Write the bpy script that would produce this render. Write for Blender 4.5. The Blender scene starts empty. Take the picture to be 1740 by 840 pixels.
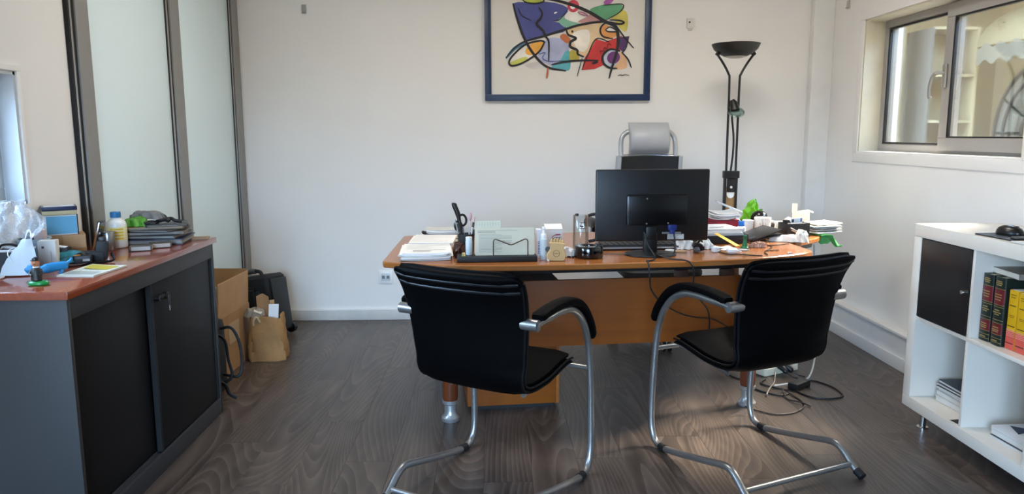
import bpy, bmesh, math, random
from mathutils import Vector, Matrix, Euler, Quaternion
random.seed(7)
R = math.radians
sc = bpy.context.scene
COL = sc.collection

# ------------------------------------------------------------------ camera
F_PX = 1265.0
cam_d = bpy.data.cameras.new('view_camera'); cam = bpy.data.objects.new('view_camera', cam_d); COL.objects.link(cam)
cam_d.sensor_width = 36.0; cam_d.sensor_fit = 'HORIZONTAL'; cam_d.lens = F_PX / 1740 * 36
cam_d.clip_start = 0.05
yaw, pitch, roll = 0.02578, -math.atan(191 / 1265), -0.0032
fwd = Vector((math.sin(yaw) * math.cos(pitch), math.cos(yaw) * math.cos(pitch), math.sin(pitch)))
rt = fwd.cross(Vector((0, 0, 1))).normalized(); up = rt.cross(fwd)
rt2 = rt * math.cos(roll) + up * math.sin(roll); up2 = up * math.cos(roll) - rt * math.sin(roll)
mm = Matrix((rt2, up2, -fwd)).transposed().to_4x4(); mm.translation = (0, 0, 1.3)
cam.matrix_world = mm
sc.camera = cam

# ------------------------------------------------------------------ world, sun, exposure
w = bpy.data.worlds.new('sky'); sc.world = w; w.use_nodes = True
bg = w.node_tree.nodes['Background']; wn = w.node_tree
wt = wn.nodes.new('ShaderNodeTexCoord'); wx = wn.nodes.new('ShaderNodeSeparateXYZ'); wr = wn.nodes.new('ShaderNodeValToRGB')
wn.links.new(wt.outputs['Generated'], wx.inputs[0]); wn.links.new(wx.outputs['Z'], wr.inputs[0]); wn.links.new(wr.outputs[0], bg.inputs[0])
e_ = wr.color_ramp.elements; e_[0].position = 0.0; e_[0].color = (0.10, 0.092, 0.08, 1)      # ground below the horizon
e_[1].position = 0.06; e_[1].color = (0.45, 0.675, 1.0, 1); e2_ = e_.new(1.0); e2_.color = (0.40, 0.63, 1.0, 1)
bg.inputs[1].default_value = 36.0
SUN_DIR = Vector((-0.64, -0.33, -0.76)).normalized()
sd = bpy.data.lights.new('sun', 'SUN'); sun = bpy.data.objects.new('sun', sd); COL.objects.link(sun)
sd.energy = 62.0; sd.color = (1.0, 0.87, 0.70); sd.angle = R(21)
sun.rotation_euler = SUN_DIR.to_track_quat('-Z', 'Y').to_euler(); sun.location = (5, 5, 6)
def portal(name, loc, rot, sx, sy):
    d = bpy.data.lights.new(name, 'AREA'); o = bpy.data.objects.new(name, d); COL.objects.link(o)
    d.shape = 'RECTANGLE'; d.size = sx; d.size_y = sy; d.cycles.is_portal = True
    o.location = loc; o.rotation_euler = rot
portal('portal_left', (-1.88, 1.95, 1.295), (0, R(-90), 0), 0.48, 1.65)
portal('portal_fill_door', (-0.65, -1.86, 1.10), (R(90), 0, 0), 1.8, 1.9)
portal('portal_right', (2.56, 3.95, 1.59), (0, R(90), 0), 0.82, 1.50)
def add_ceiling_fill(x_, y_):  # unseen ceiling lights added as warm fill for the room
    d = bpy.data.lights.new('ceiling_fill', 'AREA'); o = bpy.data.objects.new('ceiling_fill', d); COL.objects.link(o)
    d.shape = 'SQUARE'; d.size = 0.56; d.energy = 17.0; d.color = (1.0, 0.955, 0.89); o.location = (x_, y_, 2.585)
FILL_POS = [(-0.45, 3.5), (1.05, 3.5)]
for q in FILL_POS: add_ceiling_fill(*q)
vs = sc.view_settings
sc.display_settings.display_device = 'sRGB'
vs.view_transform = 'Standard'; vs.look = 'None'; vs.gamma = 1.0; vs.use_curve_mapping = False
vs.exposure = 0.2
sc.cycles.max_bounces = 10; sc.cycles.diffuse_bounces = 6; sc.cycles.transparent_max_bounces = 16
sc.cycles.use_denoising = True

# ------------------------------------------------------------------ materials
def lin(h):
    h = h.lstrip('#'); o = []
    for i in (0, 2, 4):
        c = int(h[i:i + 2], 16) / 255
        o.append(c / 12.92 if c <= 0.04045 else ((c + 0.055) / 1.055) ** 2.4)
    return (*o, 1)
MC = {}
def P(hexc, rough=0.5, metal=0.0, var=0.05, scale=14.0, bump=0.0, bscale=120.0, coat=0.0, alpha=None, spec=0.5, sheen=0.0, trans=0.0):
    key = (hexc, rough, metal, var, scale, bump, bscale, coat, alpha, spec, sheen, trans)
    if key in MC: return MC[key]
    m = bpy.data.materials.new('mat_' + hexc.strip('#')); m.use_nodes = True
    nt = m.node_tree; N = nt.nodes; b = N['Principled BSDF']
    tc = N.new('ShaderNodeTexCoord'); nz = N.new('ShaderNodeTexNoise'); nz.inputs['Scale'].default_value = scale
    nz.inputs['Detail'].default_value = 4
    nt.links.new(tc.outputs['Object'], nz.inputs['Vector'])
    cr = N.new('ShaderNodeValToRGB'); c = lin(hexc)
    cr.color_ramp.elements[0].position = 0.3; cr.color_ramp.elements[1].position = 0.7
    cr.color_ramp.elements[0].color = (*[x * (1 - var) for x in c[:3]], 1)
    cr.color_ramp.elements[1].color = (*[min(1, x * (1 + var)) for x in c[:3]], 1)
    nt.links.new(nz.outputs['Fac'], cr.inputs['Fac']); nt.links.new(cr.outputs['Color'], b.inputs['Base Color'])
    b.inputs['Roughness'].default_value = rough; b.inputs['Metallic'].default_value = metal
    b.inputs['Specular IOR Level'].default_value = spec
    if coat: b.inputs['Coat Weight'].default_value = coat; b.inputs['Coat Roughness'].default_value = 0.1
    if trans: b.inputs['Transmission Weight'].default_value = trans
    if alpha is not None: b.inputs['Alpha'].default_value = alpha
    if bump:
        n2 = N.new('ShaderNodeTexNoise'); n2.inputs['Scale'].default_value = bscale; n2.inputs['Detail'].default_value = 3
        nt.links.new(tc.outputs['Object'], n2.inputs['Vector'])
        bp = N.new('ShaderNodeBump'); bp.inputs['Strength'].default_value = bump; bp.inputs['Distance'].default_value = 0.004
        nt.links.new(n2.outputs['Fac'], bp.inputs['Height']); nt.links.new(bp.outputs['Normal'], b.inputs['Normal'])
    MC[key] = m
    return m
def wood(name, dark, light, rough=0.3, sx=26.0, sy=1.2, coat=0.0, rings=1.0, axis='X', rnd=0.0, contrast=1.0, bump=0.0, line=None):
    """grain = contour lines of a noise field stretched along the board"""
    m = bpy.data.materials.new(name); m.use_nodes = True; nt = m.node_tree; N = nt.nodes; b = N['Principled BSDF']; Lk = nt.links.new
    tc = N.new('ShaderNodeTexCoord'); mp = N.new('ShaderNodeMapping')
    mp.inputs['Scale'].default_value = (sy, sx, sx) if axis == 'X' else ((sx, sy, sx) if axis == 'Y' else (sx, sx, sy))
    oi = N.new('ShaderNodeObjectInfo'); ml = N.new('ShaderNodeVectorMath'); ml.operation = 'SCALE'
    cmb = N.new('ShaderNodeCombineXYZ'); cmb.inputs[0].default_value = 61.0; cmb.inputs[1].default_value = 37.0; cmb.inputs[2].default_value = 83.0
    Lk(cmb.outputs[0], ml.inputs[0]); Lk(oi.outputs['Random'], ml.inputs['Scale'])
    ad = N.new('ShaderNodeVectorMath'); ad.operation = 'ADD'
    Lk(tc.outputs['Object'], mp.inputs['Vector']); Lk(mp.outputs[0], ad.inputs[0]); Lk(ml.outputs[0], ad.inputs[1])
    n1 = N.new('ShaderNodeTexNoise'); n1.inputs['Scale'].default_value = 0.22; n1.inputs['Detail'].default_value = 1.5; n1.inputs['Roughness'].default_value = 0.4
    Lk(ad.outputs[0], n1.inputs['Vector'])
    mu = N.new('ShaderNodeMath'); mu.operation = 'MULTIPLY'; mu.inputs[1].default_value = 22.0 * rings; Lk(n1.outputs['Fac'], mu.inputs[0])
    fr = N.new('ShaderNodeMath'); fr.operation = 'FRACT'; Lk(mu.outputs[0], fr.inputs[0])
    if line:
        f0 = fr; fr = N.new('ShaderNodeMath'); fr.operation = 'POWER'; fr.inputs[1].default_value = line; Lk(f0.outputs[0], fr.inputs[0])
    n2 = N.new('ShaderNodeTexNoise'); n2.inputs['Scale'].default_value = 2.2; n2.inputs['Detail'].default_value = 5
    Lk(ad.outputs[0], n2.inputs['Vector'])
    mx = N.new('ShaderNodeMath'); mx.operation = 'MULTIPLY_ADD'; mx.inputs[1].default_value = 0.45 * contrast; 
    h = N.new('ShaderNodeMath'); h.operation = 'MULTIPLY_ADD'; h.inputs[1].default_value = 0.9; h.inputs[2].default_value = -0.15; Lk(n2.outputs['Fac'], h.inputs[0])
    Lk(fr.outputs[0], mx.inputs[0]); Lk(h.outputs[0], mx.inputs[2])
    cr = N.new('ShaderNodeValToRGB'); cr.color_ramp.elements[0].color = lin(light); cr.color_ramp.elements[1].color = lin(dark)
    cr.color_ramp.elements[0].position = 0.2; cr.color_ramp.elements[1].position = 0.95
    Lk(mx.outputs[0], cr.inputs['Fac'])
    hs = N.new('ShaderNodeHueSaturation'); Lk(cr.outputs[0], hs.inputs['Color'])
    if rnd:
        mr = N.new('ShaderNodeMapRange'); mr.inputs['To Min'].default_value = 1 - rnd; mr.inputs['To Max'].default_value = 1 + rnd
        Lk(oi.outputs['Random'], mr.inputs['Value']); Lk(mr.outputs[0], hs.inputs['Value'])
    Lk(hs.outputs[0], b.inputs['Base Color']); b.inputs['Roughness'].default_value = rough
    if coat: b.inputs['Coat Weight'].default_value = coat; b.inputs['Coat Roughness'].default_value = 0.08
    if bump:
        bp = N.new('ShaderNodeBump'); bp.inputs['Strength'].default_value = bump; bp.inputs['Distance'].default_value = 0.002; bp.invert = True
        Lk(mx.outputs[0], bp.inputs['Height']); Lk(bp.outputs[0], b.inputs['Normal'])
    return m
def glass_mat(name, tint=(1, 1, 1, 1), refl=0.10, rough=0.02, haze=0.0):
    m = bpy.data.materials.new(name); m.use_nodes = True; nt = m.node_tree; N = nt.nodes; Lk = nt.links.new
    N.remove(N['Principled BSDF']); out = N['Material Output']
    t = N.new('ShaderNodeBsdfTransparent'); t.inputs[0].default_value = tint
    g = N.new('ShaderNodeBsdfGlossy'); g.inputs['Roughness'].default_value = rough
    lw = N.new('ShaderNodeLayerWeight'); lw.inputs[0].default_value = 0.25
    ma = N.new('ShaderNodeMath'); ma.operation = 'MULTIPLY_ADD'; ma.inputs[1].default_value = 0.6; ma.inputs[2].default_value = refl * 0.4
    Lk(lw.outputs['Fresnel'], ma.inputs[0])
    mx = N.new('ShaderNodeMixShader'); Lk(ma.outputs[0], mx.inputs[0]); Lk(t.outputs[0], mx.inputs[1]); Lk(g.outputs[0], mx.inputs[2])
    last = mx
    if haze:
        d = N.new('ShaderNodeBsdfDiffuse'); d.inputs[0].default_value = (0.85, 0.9, 0.95, 1)
        nz = N.new('ShaderNodeTexNoise'); nz.inputs['Scale'].default_value = 25; mh = N.new('ShaderNodeMath'); mh.operation = 'MULTIPLY'; mh.inputs[1].default_value = haze * 2
        Lk(nz.outputs['Fac'], mh.inputs[0])
        m2 = N.new('ShaderNodeMixShader'); Lk(mh.outputs[0], m2.inputs[0]); Lk(mx.outputs[0], m2.inputs[1]); Lk(d.outputs[0], m2.inputs[2]); last = m2
    Lk(last.outputs[0], out.inputs['Surface'])
    return m

WALL = P('#e9e6e1', 0.75, var=0.012, scale=3, bump=0.06, bscale=260)
CEIL = P('#efede9', 0.8, var=0.01)
WHITE = P('#eceae6', 0.4, var=0.015)
WPAINT = P('#e4e3df', 0.45, var=0.02)
ALU = P('#a9a7a2', 0.38, 0.75, var=0.04)
ALUG = P('#8f8d89', 0.5, 0.3, var=0.03)
PVC = P('#9c9893', 0.4, var=0.02)
RUBBER = P('#0c0c0d', 0.6)
LACQ = P('#dcecee', 0.18, var=0.01, scale=2)  # slight cyan of the lacquer, brightened in place of cool sky light
LEATHER = P('#040405', 0.55, var=0.15, bump=0.12, bscale=180, spec=0.05)
PIPING = P('#08090b', 0.6, var=0.1, spec=0.15)
TUBE = P('#9a9997', 0.34, 0.85, var=0.05)
CHROME = P('#d2d2d0', 0.16, 1.0, var=0.02)
BLACK = P('#0d0d0e', 0.4, var=0.08)
BLACKM = P('#111113', 0.6, var=0.08)
DGREY = P('#2b2d30', 0.45, var=0.05)
ANTH = P('#2e2d2d', 0.5, var=0.03, bump=0.05, bscale=400)
DOORB = P('#101114', 0.5, var=0.05, spec=0.25)
PAPER = P('#e8e6e1', 0.7, var=0.03)
PAPERC = P('#e2d6bb', 0.7, var=0.03)
PAPERG = P('#c4c3c0', 0.7, var=0.06)
INK = P('#6d6c6c', 0.7)
CARD = P('#a07a52', 0.75, var=0.1, scale=8)
CARDL = P('#b48e64', 0.75, var=0.08, scale=8)
KRAFT = P('#9c7242', 0.7, var=0.14, scale=10, bump=0.7, bscale=28)
FLOORW = wood('mat_floor_plank', '#6f6157', '#3c332e', rough=0.36, sx=8.0, sy=1.35, rings=3.8, axis='Y', rnd=0.05, contrast=0.85, bump=0.04, line=2.6)
DESKW = wood('mat_desk_wood', '#7a421b', '#a5652f', rough=0.26, sx=20, sy=1.0, coat=0.2, rings=0.5, axis='X', contrast=0.5)
PANELW = wood('mat_panel_wood', '#71380a', '#88480e', rough=0.42, sx=18, sy=1.0, rings=0.35, axis='X', contrast=0.35)
LEGW = wood('mat_leg_wood', '#4a2412', '#6b3418', rough=0.3, sx=20, sy=1.2, rings=0.5, axis='Z', contrast=0.5)
CABW = wood('mat_cabinet_top', '#6b2c1a', '#8e4328', rough=0.16, sx=22, sy=1.4, coat=0.45, rings=0.4, axis='Y', contrast=0.4)
GLASS = glass_mat('mat_window_glass', (0.97, 0.98, 0.97, 1), 0.12)
CLEAR = glass_mat('mat_clear_glass', (0.95, 0.97, 0.97, 1), 0.10)
TEAL_G = glass_mat('mat_teal_glass', (0.82, 0.95, 0.93, 1), 0.3)
FILM = glass_mat('mat_plastic_film', (0.96, 0.97, 0.98, 1), 0.10, rough=0.25, haze=0.20)

# ------------------------------------------------------------------ mesh builder
def catmull(pts, n=6, closed=False):
    p = [Vector(q) for q in pts]; out = []
    k = len(p)
    for i in range(k if closed else k - 1):
        p0 = p[(i - 1) % k] if (closed or i > 0) else p[0] * 2 - p[1]
        p1, p2 = p[i], p[(i + 1) % k]
        p3 = p[(i + 2) % k] if (closed or i + 2 < k) else p[-1] * 2 - p[-2]
        for j in range(n):
            t = j / n
            out.append(0.5 * ((2 * p1) + (p2 - p0) * t + (2 * p0 - 5 * p1 + 4 * p2 - p3) * t * t + (3 * p1 - p0 - 3 * p2 + p3) * t ** 3))
    if not closed: out.append(p[-1])
    return out
class MB:
    def __init__(s): s.v = []; s.f = []; s.m = []; s.mats = []
    def mi(s, m):
        if m not in s.mats: s.mats.append(m)
        return s.mats.index(m)
    def add(s, vs_, fs, m):
        o = len(s.v); k = s.mi(m)
        s.v += [tuple(v) for v in vs_]
        for f in fs: s.f.append([i + o for i in f]); s.m.append(k)
        return s
    def box(s, c, d, m, rot=None, bev=0.0):
        c = Vector(c); hx, hy, hz = d[0] / 2, d[1] / 2, d[2] / 2
        M = Euler(rot if isinstance(rot, (tuple, list)) else (0, 0, rot or 0)).to_matrix()
        if bev <= 0:
            vs_ = [M @ Vector((x * hx, y * hy, z * hz)) + c for x in (-1, 1) for y in (-1, 1) for z in (-1, 1)]
            return s.add(vs_, [(0, 1, 3, 2), (4, 6, 7, 5), (0, 4, 5, 1), (2, 3, 7, 6), (0, 2, 6, 4), (1, 5, 7, 3)], m)
        b = min(bev, hx * .95, hy * .95, hz * .95)
        bm = bmesh.new(); bmesh.ops.create_cube(bm, size=1.0)
        for v in bm.verts: v.co = Vector((v.co.x * hx * 2, v.co.y * hy * 2, v.co.z * hz * 2))
        bmesh.ops.bevel(bm, geom=list(bm.edges), offset=b, segments=2, profile=0.6, affect='EDGES')
        bm.verts.index_update()
        s.add([M @ v.co + c for v in bm.verts], [[v.index for v in f.verts] for f in bm.faces], m); bm.free()
        return s
    def rings(s, rs, m, cap=True, closed=False):
        n = len(rs[0]); vs_ = [p for r in rs for p in r]; fs = []
        k = len(rs)
        for i in range(k if closed else k - 1):
            a, b = i * n, ((i + 1) % k) * n
            for j in range(n): fs.append((a + j, a + (j + 1) % n, b + (j + 1) % n, b + j))
        if cap and not closed: fs.append(list(range(n - 1, -1, -1))); fs.append([(k - 1) * n + j for j in range(n)])
        return s.add(vs_, fs, m)
    def tube(s, pts, r, m, seg=10, smooth=0, closed=False, flat=None):
        p = catmull(pts, smooth, closed) if smooth else [Vector(q) for q in pts]
        n = len(p); rs = []; nrm = None
        for i in range(n):
            t = (p[(i + 1) % n] - p[i - 1]) if closed or 0 < i < n - 1 else (p[1] - p[0] if i == 0 else p[-1] - p[-2])
            t = t.normalized() if t.length > 1e-9 else Vector((0, 0, 1))
            if nrm is None:
                a = Vector((0, 0, 1)) if abs(t.z) < 0.9 else Vector((1, 0, 0)); nrm = (a - t * a.dot(t)).normalized()
            else:
                nrm = nrm - t * nrm.dot(t); nrm = nrm.normalized() if nrm.length > 1e-6 else t.orthogonal().normalized()
            b = t.cross(nrm); rr = r[i * (len(r) - 1) // max(1, n - 1)] if isinstance(r, (list, tuple)) else r
            fx = flat or 1.0
            rs.append([p[i] + nrm * (rr * math.cos(2 * math.pi * j / seg)) + b * (rr * fx * math.sin(2 * math.pi * j / seg)) for j in range(seg)])
        return s.rings(rs, m, closed=closed)
    def cyl(s, a, b, r, m, seg=16, r2=None):
        return s.tube([a, b], r, m, seg) if r2 is None else s.tube([a, b], [r, r2], m, seg)
    def lathe(s, prof, m, seg=24, c=(0, 0, 0), M=None, cap=True):
        c = Vector(c); rs = []
        for r_, z in prof:
            ring = [Vector((max(r_, 1e-4) * math.cos(2 * math.pi * j / seg), max(r_, 1e-4) * math.sin(2 * math.pi * j / seg), z)) for j in range(seg)]
            rs.append([(M @ q if M else q) + c for q in ring])
        return s.rings(rs, m, cap=cap)
    def prism(s, poly, z0, z1, m, bev=0.0):
        n = len(poly)
        def ins(d):
            if d == 0: return list(poly)
            o = []
            ar = sum(poly[i][0] * poly[(i + 1) % n][1] - poly[(i + 1) % n][0] * poly[i][1] for i in range(n)); sg = 1 if ar > 0 else -1
            for i in range(n):
                a, b, c = Vector(poly[i - 1]).to_2d(), Vector(poly[i]).to_2d(), Vector(poly[(i + 1) % n]).to_2d()
                e1 = (b - a).normalized(); e2 = (c - b).normalized()
                n1 = Vector((-e1.y, e1.x)) * sg; n2 = Vector((-e2.y, e2.x)) * sg
                k = (n1 + n2); k = k / max(0.4, k.dot(n1)) if k.length > 1e-6 else n1
                o.append(tuple(b + k * d))
            return o
        ar = sum(poly[i][0] * poly[(i + 1) % n][1] - poly[(i + 1) % n][0] * poly[i][1] for i in range(n))
        lv = [(0, z0), (0, z1)] if not bev else [(bev, z0), (0, z0 + bev), (0, z1 - bev), (bev, z1)]
        rs = [[(x, y, z) for x, y in ins(d)] for d, z in lv]
        if ar < 0: rs = [r[::-1] for r in rs]
        return s.rings(rs, m)
    def grid(s, fn, nu, nv, m, thick=0.0):
        P_ = [[Vector(fn(i / nu, j / nv)) for j in range(nv + 1)] for i in range(nu + 1)]
        vs_ = [p for r_ in P_ for p in r_]; W = nv + 1
        fs = [(i * W + j, (i + 1) * W + j, (i + 1) * W + j + 1, i * W + j + 1) for i in range(nu) for j in range(nv)]
        if thick:
            o = len(vs_); nr = [Vector() for _ in vs_]
            for f in fs:
                nn = (vs_[f[1]] - vs_[f[0]]).cross(vs_[f[3]] - vs_[f[0]])
                for k in f: nr[k] += nn
            vs_ = vs_ + [v - n.normalized() * thick for v, n in zip(vs_, nr)]
            fs += [tuple(o + k for k in f[::-1]) for f in fs]
            rim = [(0, j) for j in range(nv)] + [(i, nv) for i in range(nu)] + [(nu, j) for j in range(nv, 0, -1)] + [(i, 0) for i in range(nu, 0, -1)]
            ids = [a * W + b for a, b in rim]; k = len(ids)
            fs += [(ids[(i + 1) % k], ids[i], ids[i] + o, ids[(i + 1) % k] + o)[::-1] for i in range(k)]
        return s.add(vs_, fs, m)
    def quad(s, a, b, c, d, m): return s.add([a, b, c, d], [(0, 1, 2, 3)], m)
    def mesh(s, name, ang=38):
        me = bpy.data.meshes.new(name); me.from_pydata(s.v, [], s.f)
        for m in s.mats: me.materials.append(m)
        me.polygons.foreach_set('material_index', s.m); me.polygons.foreach_set('use_smooth', [True] * len(s.f))
        me.update(); me.validate()
        try: me.set_sharp_from_angle(angle=R(ang))
        except Exception: pass
        return me
def obj(name, mb, parent=None, loc=(0, 0, 0), rz=0.0, ang=38):
    o = bpy.data.objects.new(name, mb.mesh(name, ang) if isinstance(mb, MB) else mb); COL.objects.link(o)
    if parent: o.parent = parent
    o.location = loc; o.rotation_euler = (0, 0, rz) if not isinstance(rz, (tuple, list)) else rz
    return o
def tag(o, label, cat, group=None):
    o['label'] = label; o['category'] = cat
    if group: o['group'] = group
    return o
def thing(name, label, cat, loc=(0, 0, 0), rz=0.0, group=None):
    o = bpy.data.objects.new(name, None); COL.objects.link(o); o.empty_display_size = 0.05
    o.location = loc; o.rotation_euler = (0, 0, rz) if not isinstance(rz, (tuple, list)) else rz
    return tag(o, label, cat, group)
def struct(name, mb=None, parent=None, label=None):
    o = obj(name, mb, parent) if mb else bpy.data.objects.new(name, None)
    if not mb: COL.objects.link(o)
    o['kind'] = 'structure'
    if label: o['label'] = label
    return o
def copy_tree(o, parent=None):
    c = o.copy(); COL.objects.link(c)
    if parent: c.parent = parent
    for ch in list(o.children): copy_tree(ch, c)
    return c
def rpoly(w_, d_, r_, n=5):
    pts = []
    for cx, cy, a0 in ((w_ / 2 - r_, d_ / 2 - r_, 0), (-w_ / 2 + r_, d_ / 2 - r_, 90), (-w_ / 2 + r_, -d_ / 2 + r_, 180), (w_ / 2 - r_, -d_ / 2 + r_, 270)):
        for k in range(n + 1):
            a = R(a0 + 90 * k / n); pts.append((cx + r_ * math.cos(a), cy + r_ * math.sin(a)))
    return pts

# ------------------------------------------------------------------ room shell
XL, XR, YB, YF, ZC, T, TL = -1.715, 2.31, 5.19, -1.60, 2.62, 0.24, 0.155
f = struct('floor', MB().box(((XL + XR) / 2, (YB + YF) / 2, -0.06), (XR - XL + 0.4, YB - YF + 0.4, 0.10), P('#2a2523', 0.8)), label='grey-brown wood plank floor with visible cathedral grain')
PW, PL = 0.186, 1.22
plank_cache = {}
def plank_mesh(wd, ln):
    key = (round(wd, 3), round(ln, 3))
    if key not in plank_cache:
        mb = MB(); a, b, g, h = wd / 2 - 0.00015, ln / 2 - 0.00015, 0.0006, 0.0006
        r0 = [(-a, -b, -0.011), (a, -b, -0.011), (a, b, -0.011), (-a, b, -0.011)]
        r1 = [(x, y, -h) for x, y, _ in r0]
        r2 = [(-a + g, -b + g, 0), (a - g, -b + g, 0), (a - g, b - g, 0), (-a + g, b - g, 0)]
        mb.rings([r0, r1, r2], FLOORW); plank_cache[key] = mb.mesh('plank', 20)
    return plank_cache[key]
x = XL; row = 0
while x < XR - 0.01:
    wd = min(PW, XR - x); y = YF - [0.0, 0.43, 0.81, 0.22, 0.63][row % 5]
    while y < YB - 0.01:
        y0, y1 = max(y, YF), min(y + PL, YB)
        if y1 - y0 > 0.02:
            o = bpy.data.objects.new('plank', plank_mesh(wd, y1 - y0)); COL.objects.link(o); o.parent = f
            o.location = (x + wd / 2, (y0 + y1) / 2, 0.0)
        y += PL
    x += PW; row += 1
struct('ceiling', MB().box(((XL + XR) / 2, (YB + YF) / 2, ZC + 0.05), (XR - XL + 2 * T, YB - YF + 2 * T, 0.1), CEIL))
struct('wall_back', MB().box(((XL + XR) / 2, YB + T / 2, ZC / 2), (XR - XL + 2 * T, T, ZC), WALL))
def wall_open_x(mb, x0, x1, ya, yb, oy0, oy1, oz0, oz1, m):
    xc, wd = (x0 + x1) / 2, abs(x1 - x0)
    mb.box((xc, (ya + oy0) / 2, ZC / 2), (wd, oy0 - ya, ZC), m); mb.box((xc, (oy1 + yb) / 2, ZC / 2), (wd, yb - oy1, ZC), m)
    mb.box((xc, (oy0 + oy1) / 2, oz0 / 2), (wd, oy1 - oy0, oz0), m); mb.box((xc, (oy0 + oy1) / 2, (oz1 + ZC) / 2), (wd, oy1 - oy0, ZC - oz1), m)
    return mb
RW0, RW1, RZ0, RZ1 = 3.205, 4.69, 1.18, 1.995      # right window opening
LW0, LW1, LZ0, LZ1 = 1.15, 2.785, 1.055, 1.53      # left window opening
struct('wall_right', wall_open_x(MB(), XR, XR + T, YF, YB, RW0, RW1, RZ0, RZ1, WALL))
struct('wall_left', wall_open_x(MB(), XL - TL, XL, YF, YB, LW0, LW1, LZ0, LZ1, WALL))
GD0, GD1, GDA, GDZ = -1.55, 0.25, 0.15, 2.05                     # unseen glazed door added in the front wall for cool fill light
mb = MB(); FW = P('#8d8a86', 0.75)
mb.box(((XL - T + GD0) / 2, YF - T / 2, ZC / 2), (GD0 - XL + T, T, ZC), FW); mb.box(((XR + T + GD1) / 2, YF - T / 2, ZC / 2), (XR + T - GD1, T, ZC), FW)
mb.box(((GD0 + GD1) / 2, YF - T / 2, GDA / 2), (GD1 - GD0, T, GDA), FW); mb.box(((GD0 + GD1) / 2, YF - T / 2, (GDZ + ZC) / 2), (GD1 - GD0, T, ZC - GDZ), FW)
struct('wall_front', mb)
d4 = struct('door_4', label='white framed glazed door added behind the camera for cool fill light')
fm = MB()
for a0, a1, b0, b1 in ((GD0, GD0 + .07, GDA, GDZ), (GD1 - .07, GD1, GDA, GDZ), (GD0 + .07, GD1 - .07, GDA, GDA + .08), (GD0 + .07, GD1 - .07, GDZ - .07, GDZ), (-.69, -.61, GDA + .08, GDZ - .07)): fm.box(((a0 + a1) / 2, YF - 0.12, (b0 + b1) / 2), (a1 - a0, 0.06, b1 - b0), PVC, bev=0.004)
obj('frame', fm, d4); obj('pane', MB().box(((GD0 + GD1) / 2, YF - 0.12, (GDZ + GDA) / 2), (GD1 - GD0 - .13, 0.006, GDZ - GDA - .14), GLASS), d4)
d3 = struct('door_3', label='wooden door in the wall behind the camera')
obj('leaf', MB().box((1.3, YF + 0.02, 1.02), (0.86, 0.04, 2.03), PANELW, bev=0.003), d3)
obj('handle', MB().tube([(0.94, YF + 0.04, 1.02), (0.94, YF + 0.085, 1.02), (1.05, YF + 0.085, 1.02)], 0.009, ALU, 8), d3)

# pillar in the far right corner
mb = MB(); mb.box(((2.172 + XR) / 2, YB - 0.035, ZC / 2), (XR - 2.172, 0.07, ZC), WPAINT, bev=0.004)
struct('trim_1', mb, label='white boxed pillar in the far right corner')
# baseboards
mb = MB(); mb.box(((XL + 2.172) / 2, YB - 0.008, 0.036), (2.172 - XL, 0.016, 0.07), P('#c9c6bf', 0.4), bev=0.003)
mb.box(((XL + 2.172) / 2, YB - 0.006, 0.077), (2.172 - XL, 0.012, 0.012), WHITE, bev=0.003)
struct('baseboard_back', mb)
mb = MB(); mb.box((XR - 0.0275, (YF + YB - 0.08) / 2, 0.095), (0.055, YB - 0.08 - YF, 0.19), WPAINT)
struct('trim_2', mb, label='white boxed plinth along the foot of the right wall')
mb = MB(); mb.box((XR - 0.034, (YF + YB - 0.08) / 2, 0.198), (0.068, YB - 0.08 - YF, 0.016), WHITE, bev=0.003)
struct('trim_3', mb, label='white ledge capping the plinth of the right wall')
mb = MB(); mb.box((XR - 0.0625, (YF + YB - 0.08) / 2, 0.036), (0.015, YB - 0.08 - YF, 0.072), WHITE, bev=0.003)
struct('baseboard_right', mb)

# wardrobe sliding doors of the left wall: three white lacquered leaves between aluminium profiles
def leaf(n, y0, y1, label):
    r_ = struct('door_%d' % n, label=label)
    obj('panel', MB().box((XL + 0.007, (y0 + y1) / 2, 1.30), (0.014, y1 - y0, 2.58), LACQ, bev=0.002), r_)
    pr = MB(); pr.box((XL + 0.013, y1 + 0.075, 1.30), (0.026, 0.115, 2.58), ALUG, bev=0.004); obj('profile', pr, r_)
    st = MB(); st.box((XL + 0.009, y1 + 0.006, 1.30), (0.018, 0.012, 2.58), RUBBER)
    st.box((XL + 0.010, y1 - 0.011, 1.30), (0.020, 0.020, 2.58), ALU, bev=0.003); st.box((XL + 0.0095, y1 - 0.026, 1.30), (0.019, 0.010, 2.58), RUBBER)
    obj('seal_strip', st, r_)
    return r_
pr = struct('trim_4', label='aluminium profile and dark seal between the wall and the first wardrobe leaf')
mb = MB(); mb.box((XL + 0.013, 3.228, 1.30), (0.026, 0.10, 2.58), ALUG, bev=0.004); obj('profile', mb, pr)
mb = MB(); mb.box((XL + 0.009, 3.168, 1.30), (0.018, 0.022, 2.58), RUBBER); mb.box((XL + 0.010, 3.152, 1.30), (0.020, 0.012, 2.58), ALU, bev=0.003); mb.box((XL + 0.009, 3.141, 1.30), (0.018, 0.010, 2.58), RUBBER)
obj('seal_strip', mb, pr)
leaf(1, 3.28, 4.085, 'white lacquered wardrobe sliding leaf beside the bottle on the dark cabinet')
leaf(2, 4.225, 5.045, 'white lacquered wardrobe sliding leaf next to the back wall')

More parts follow.
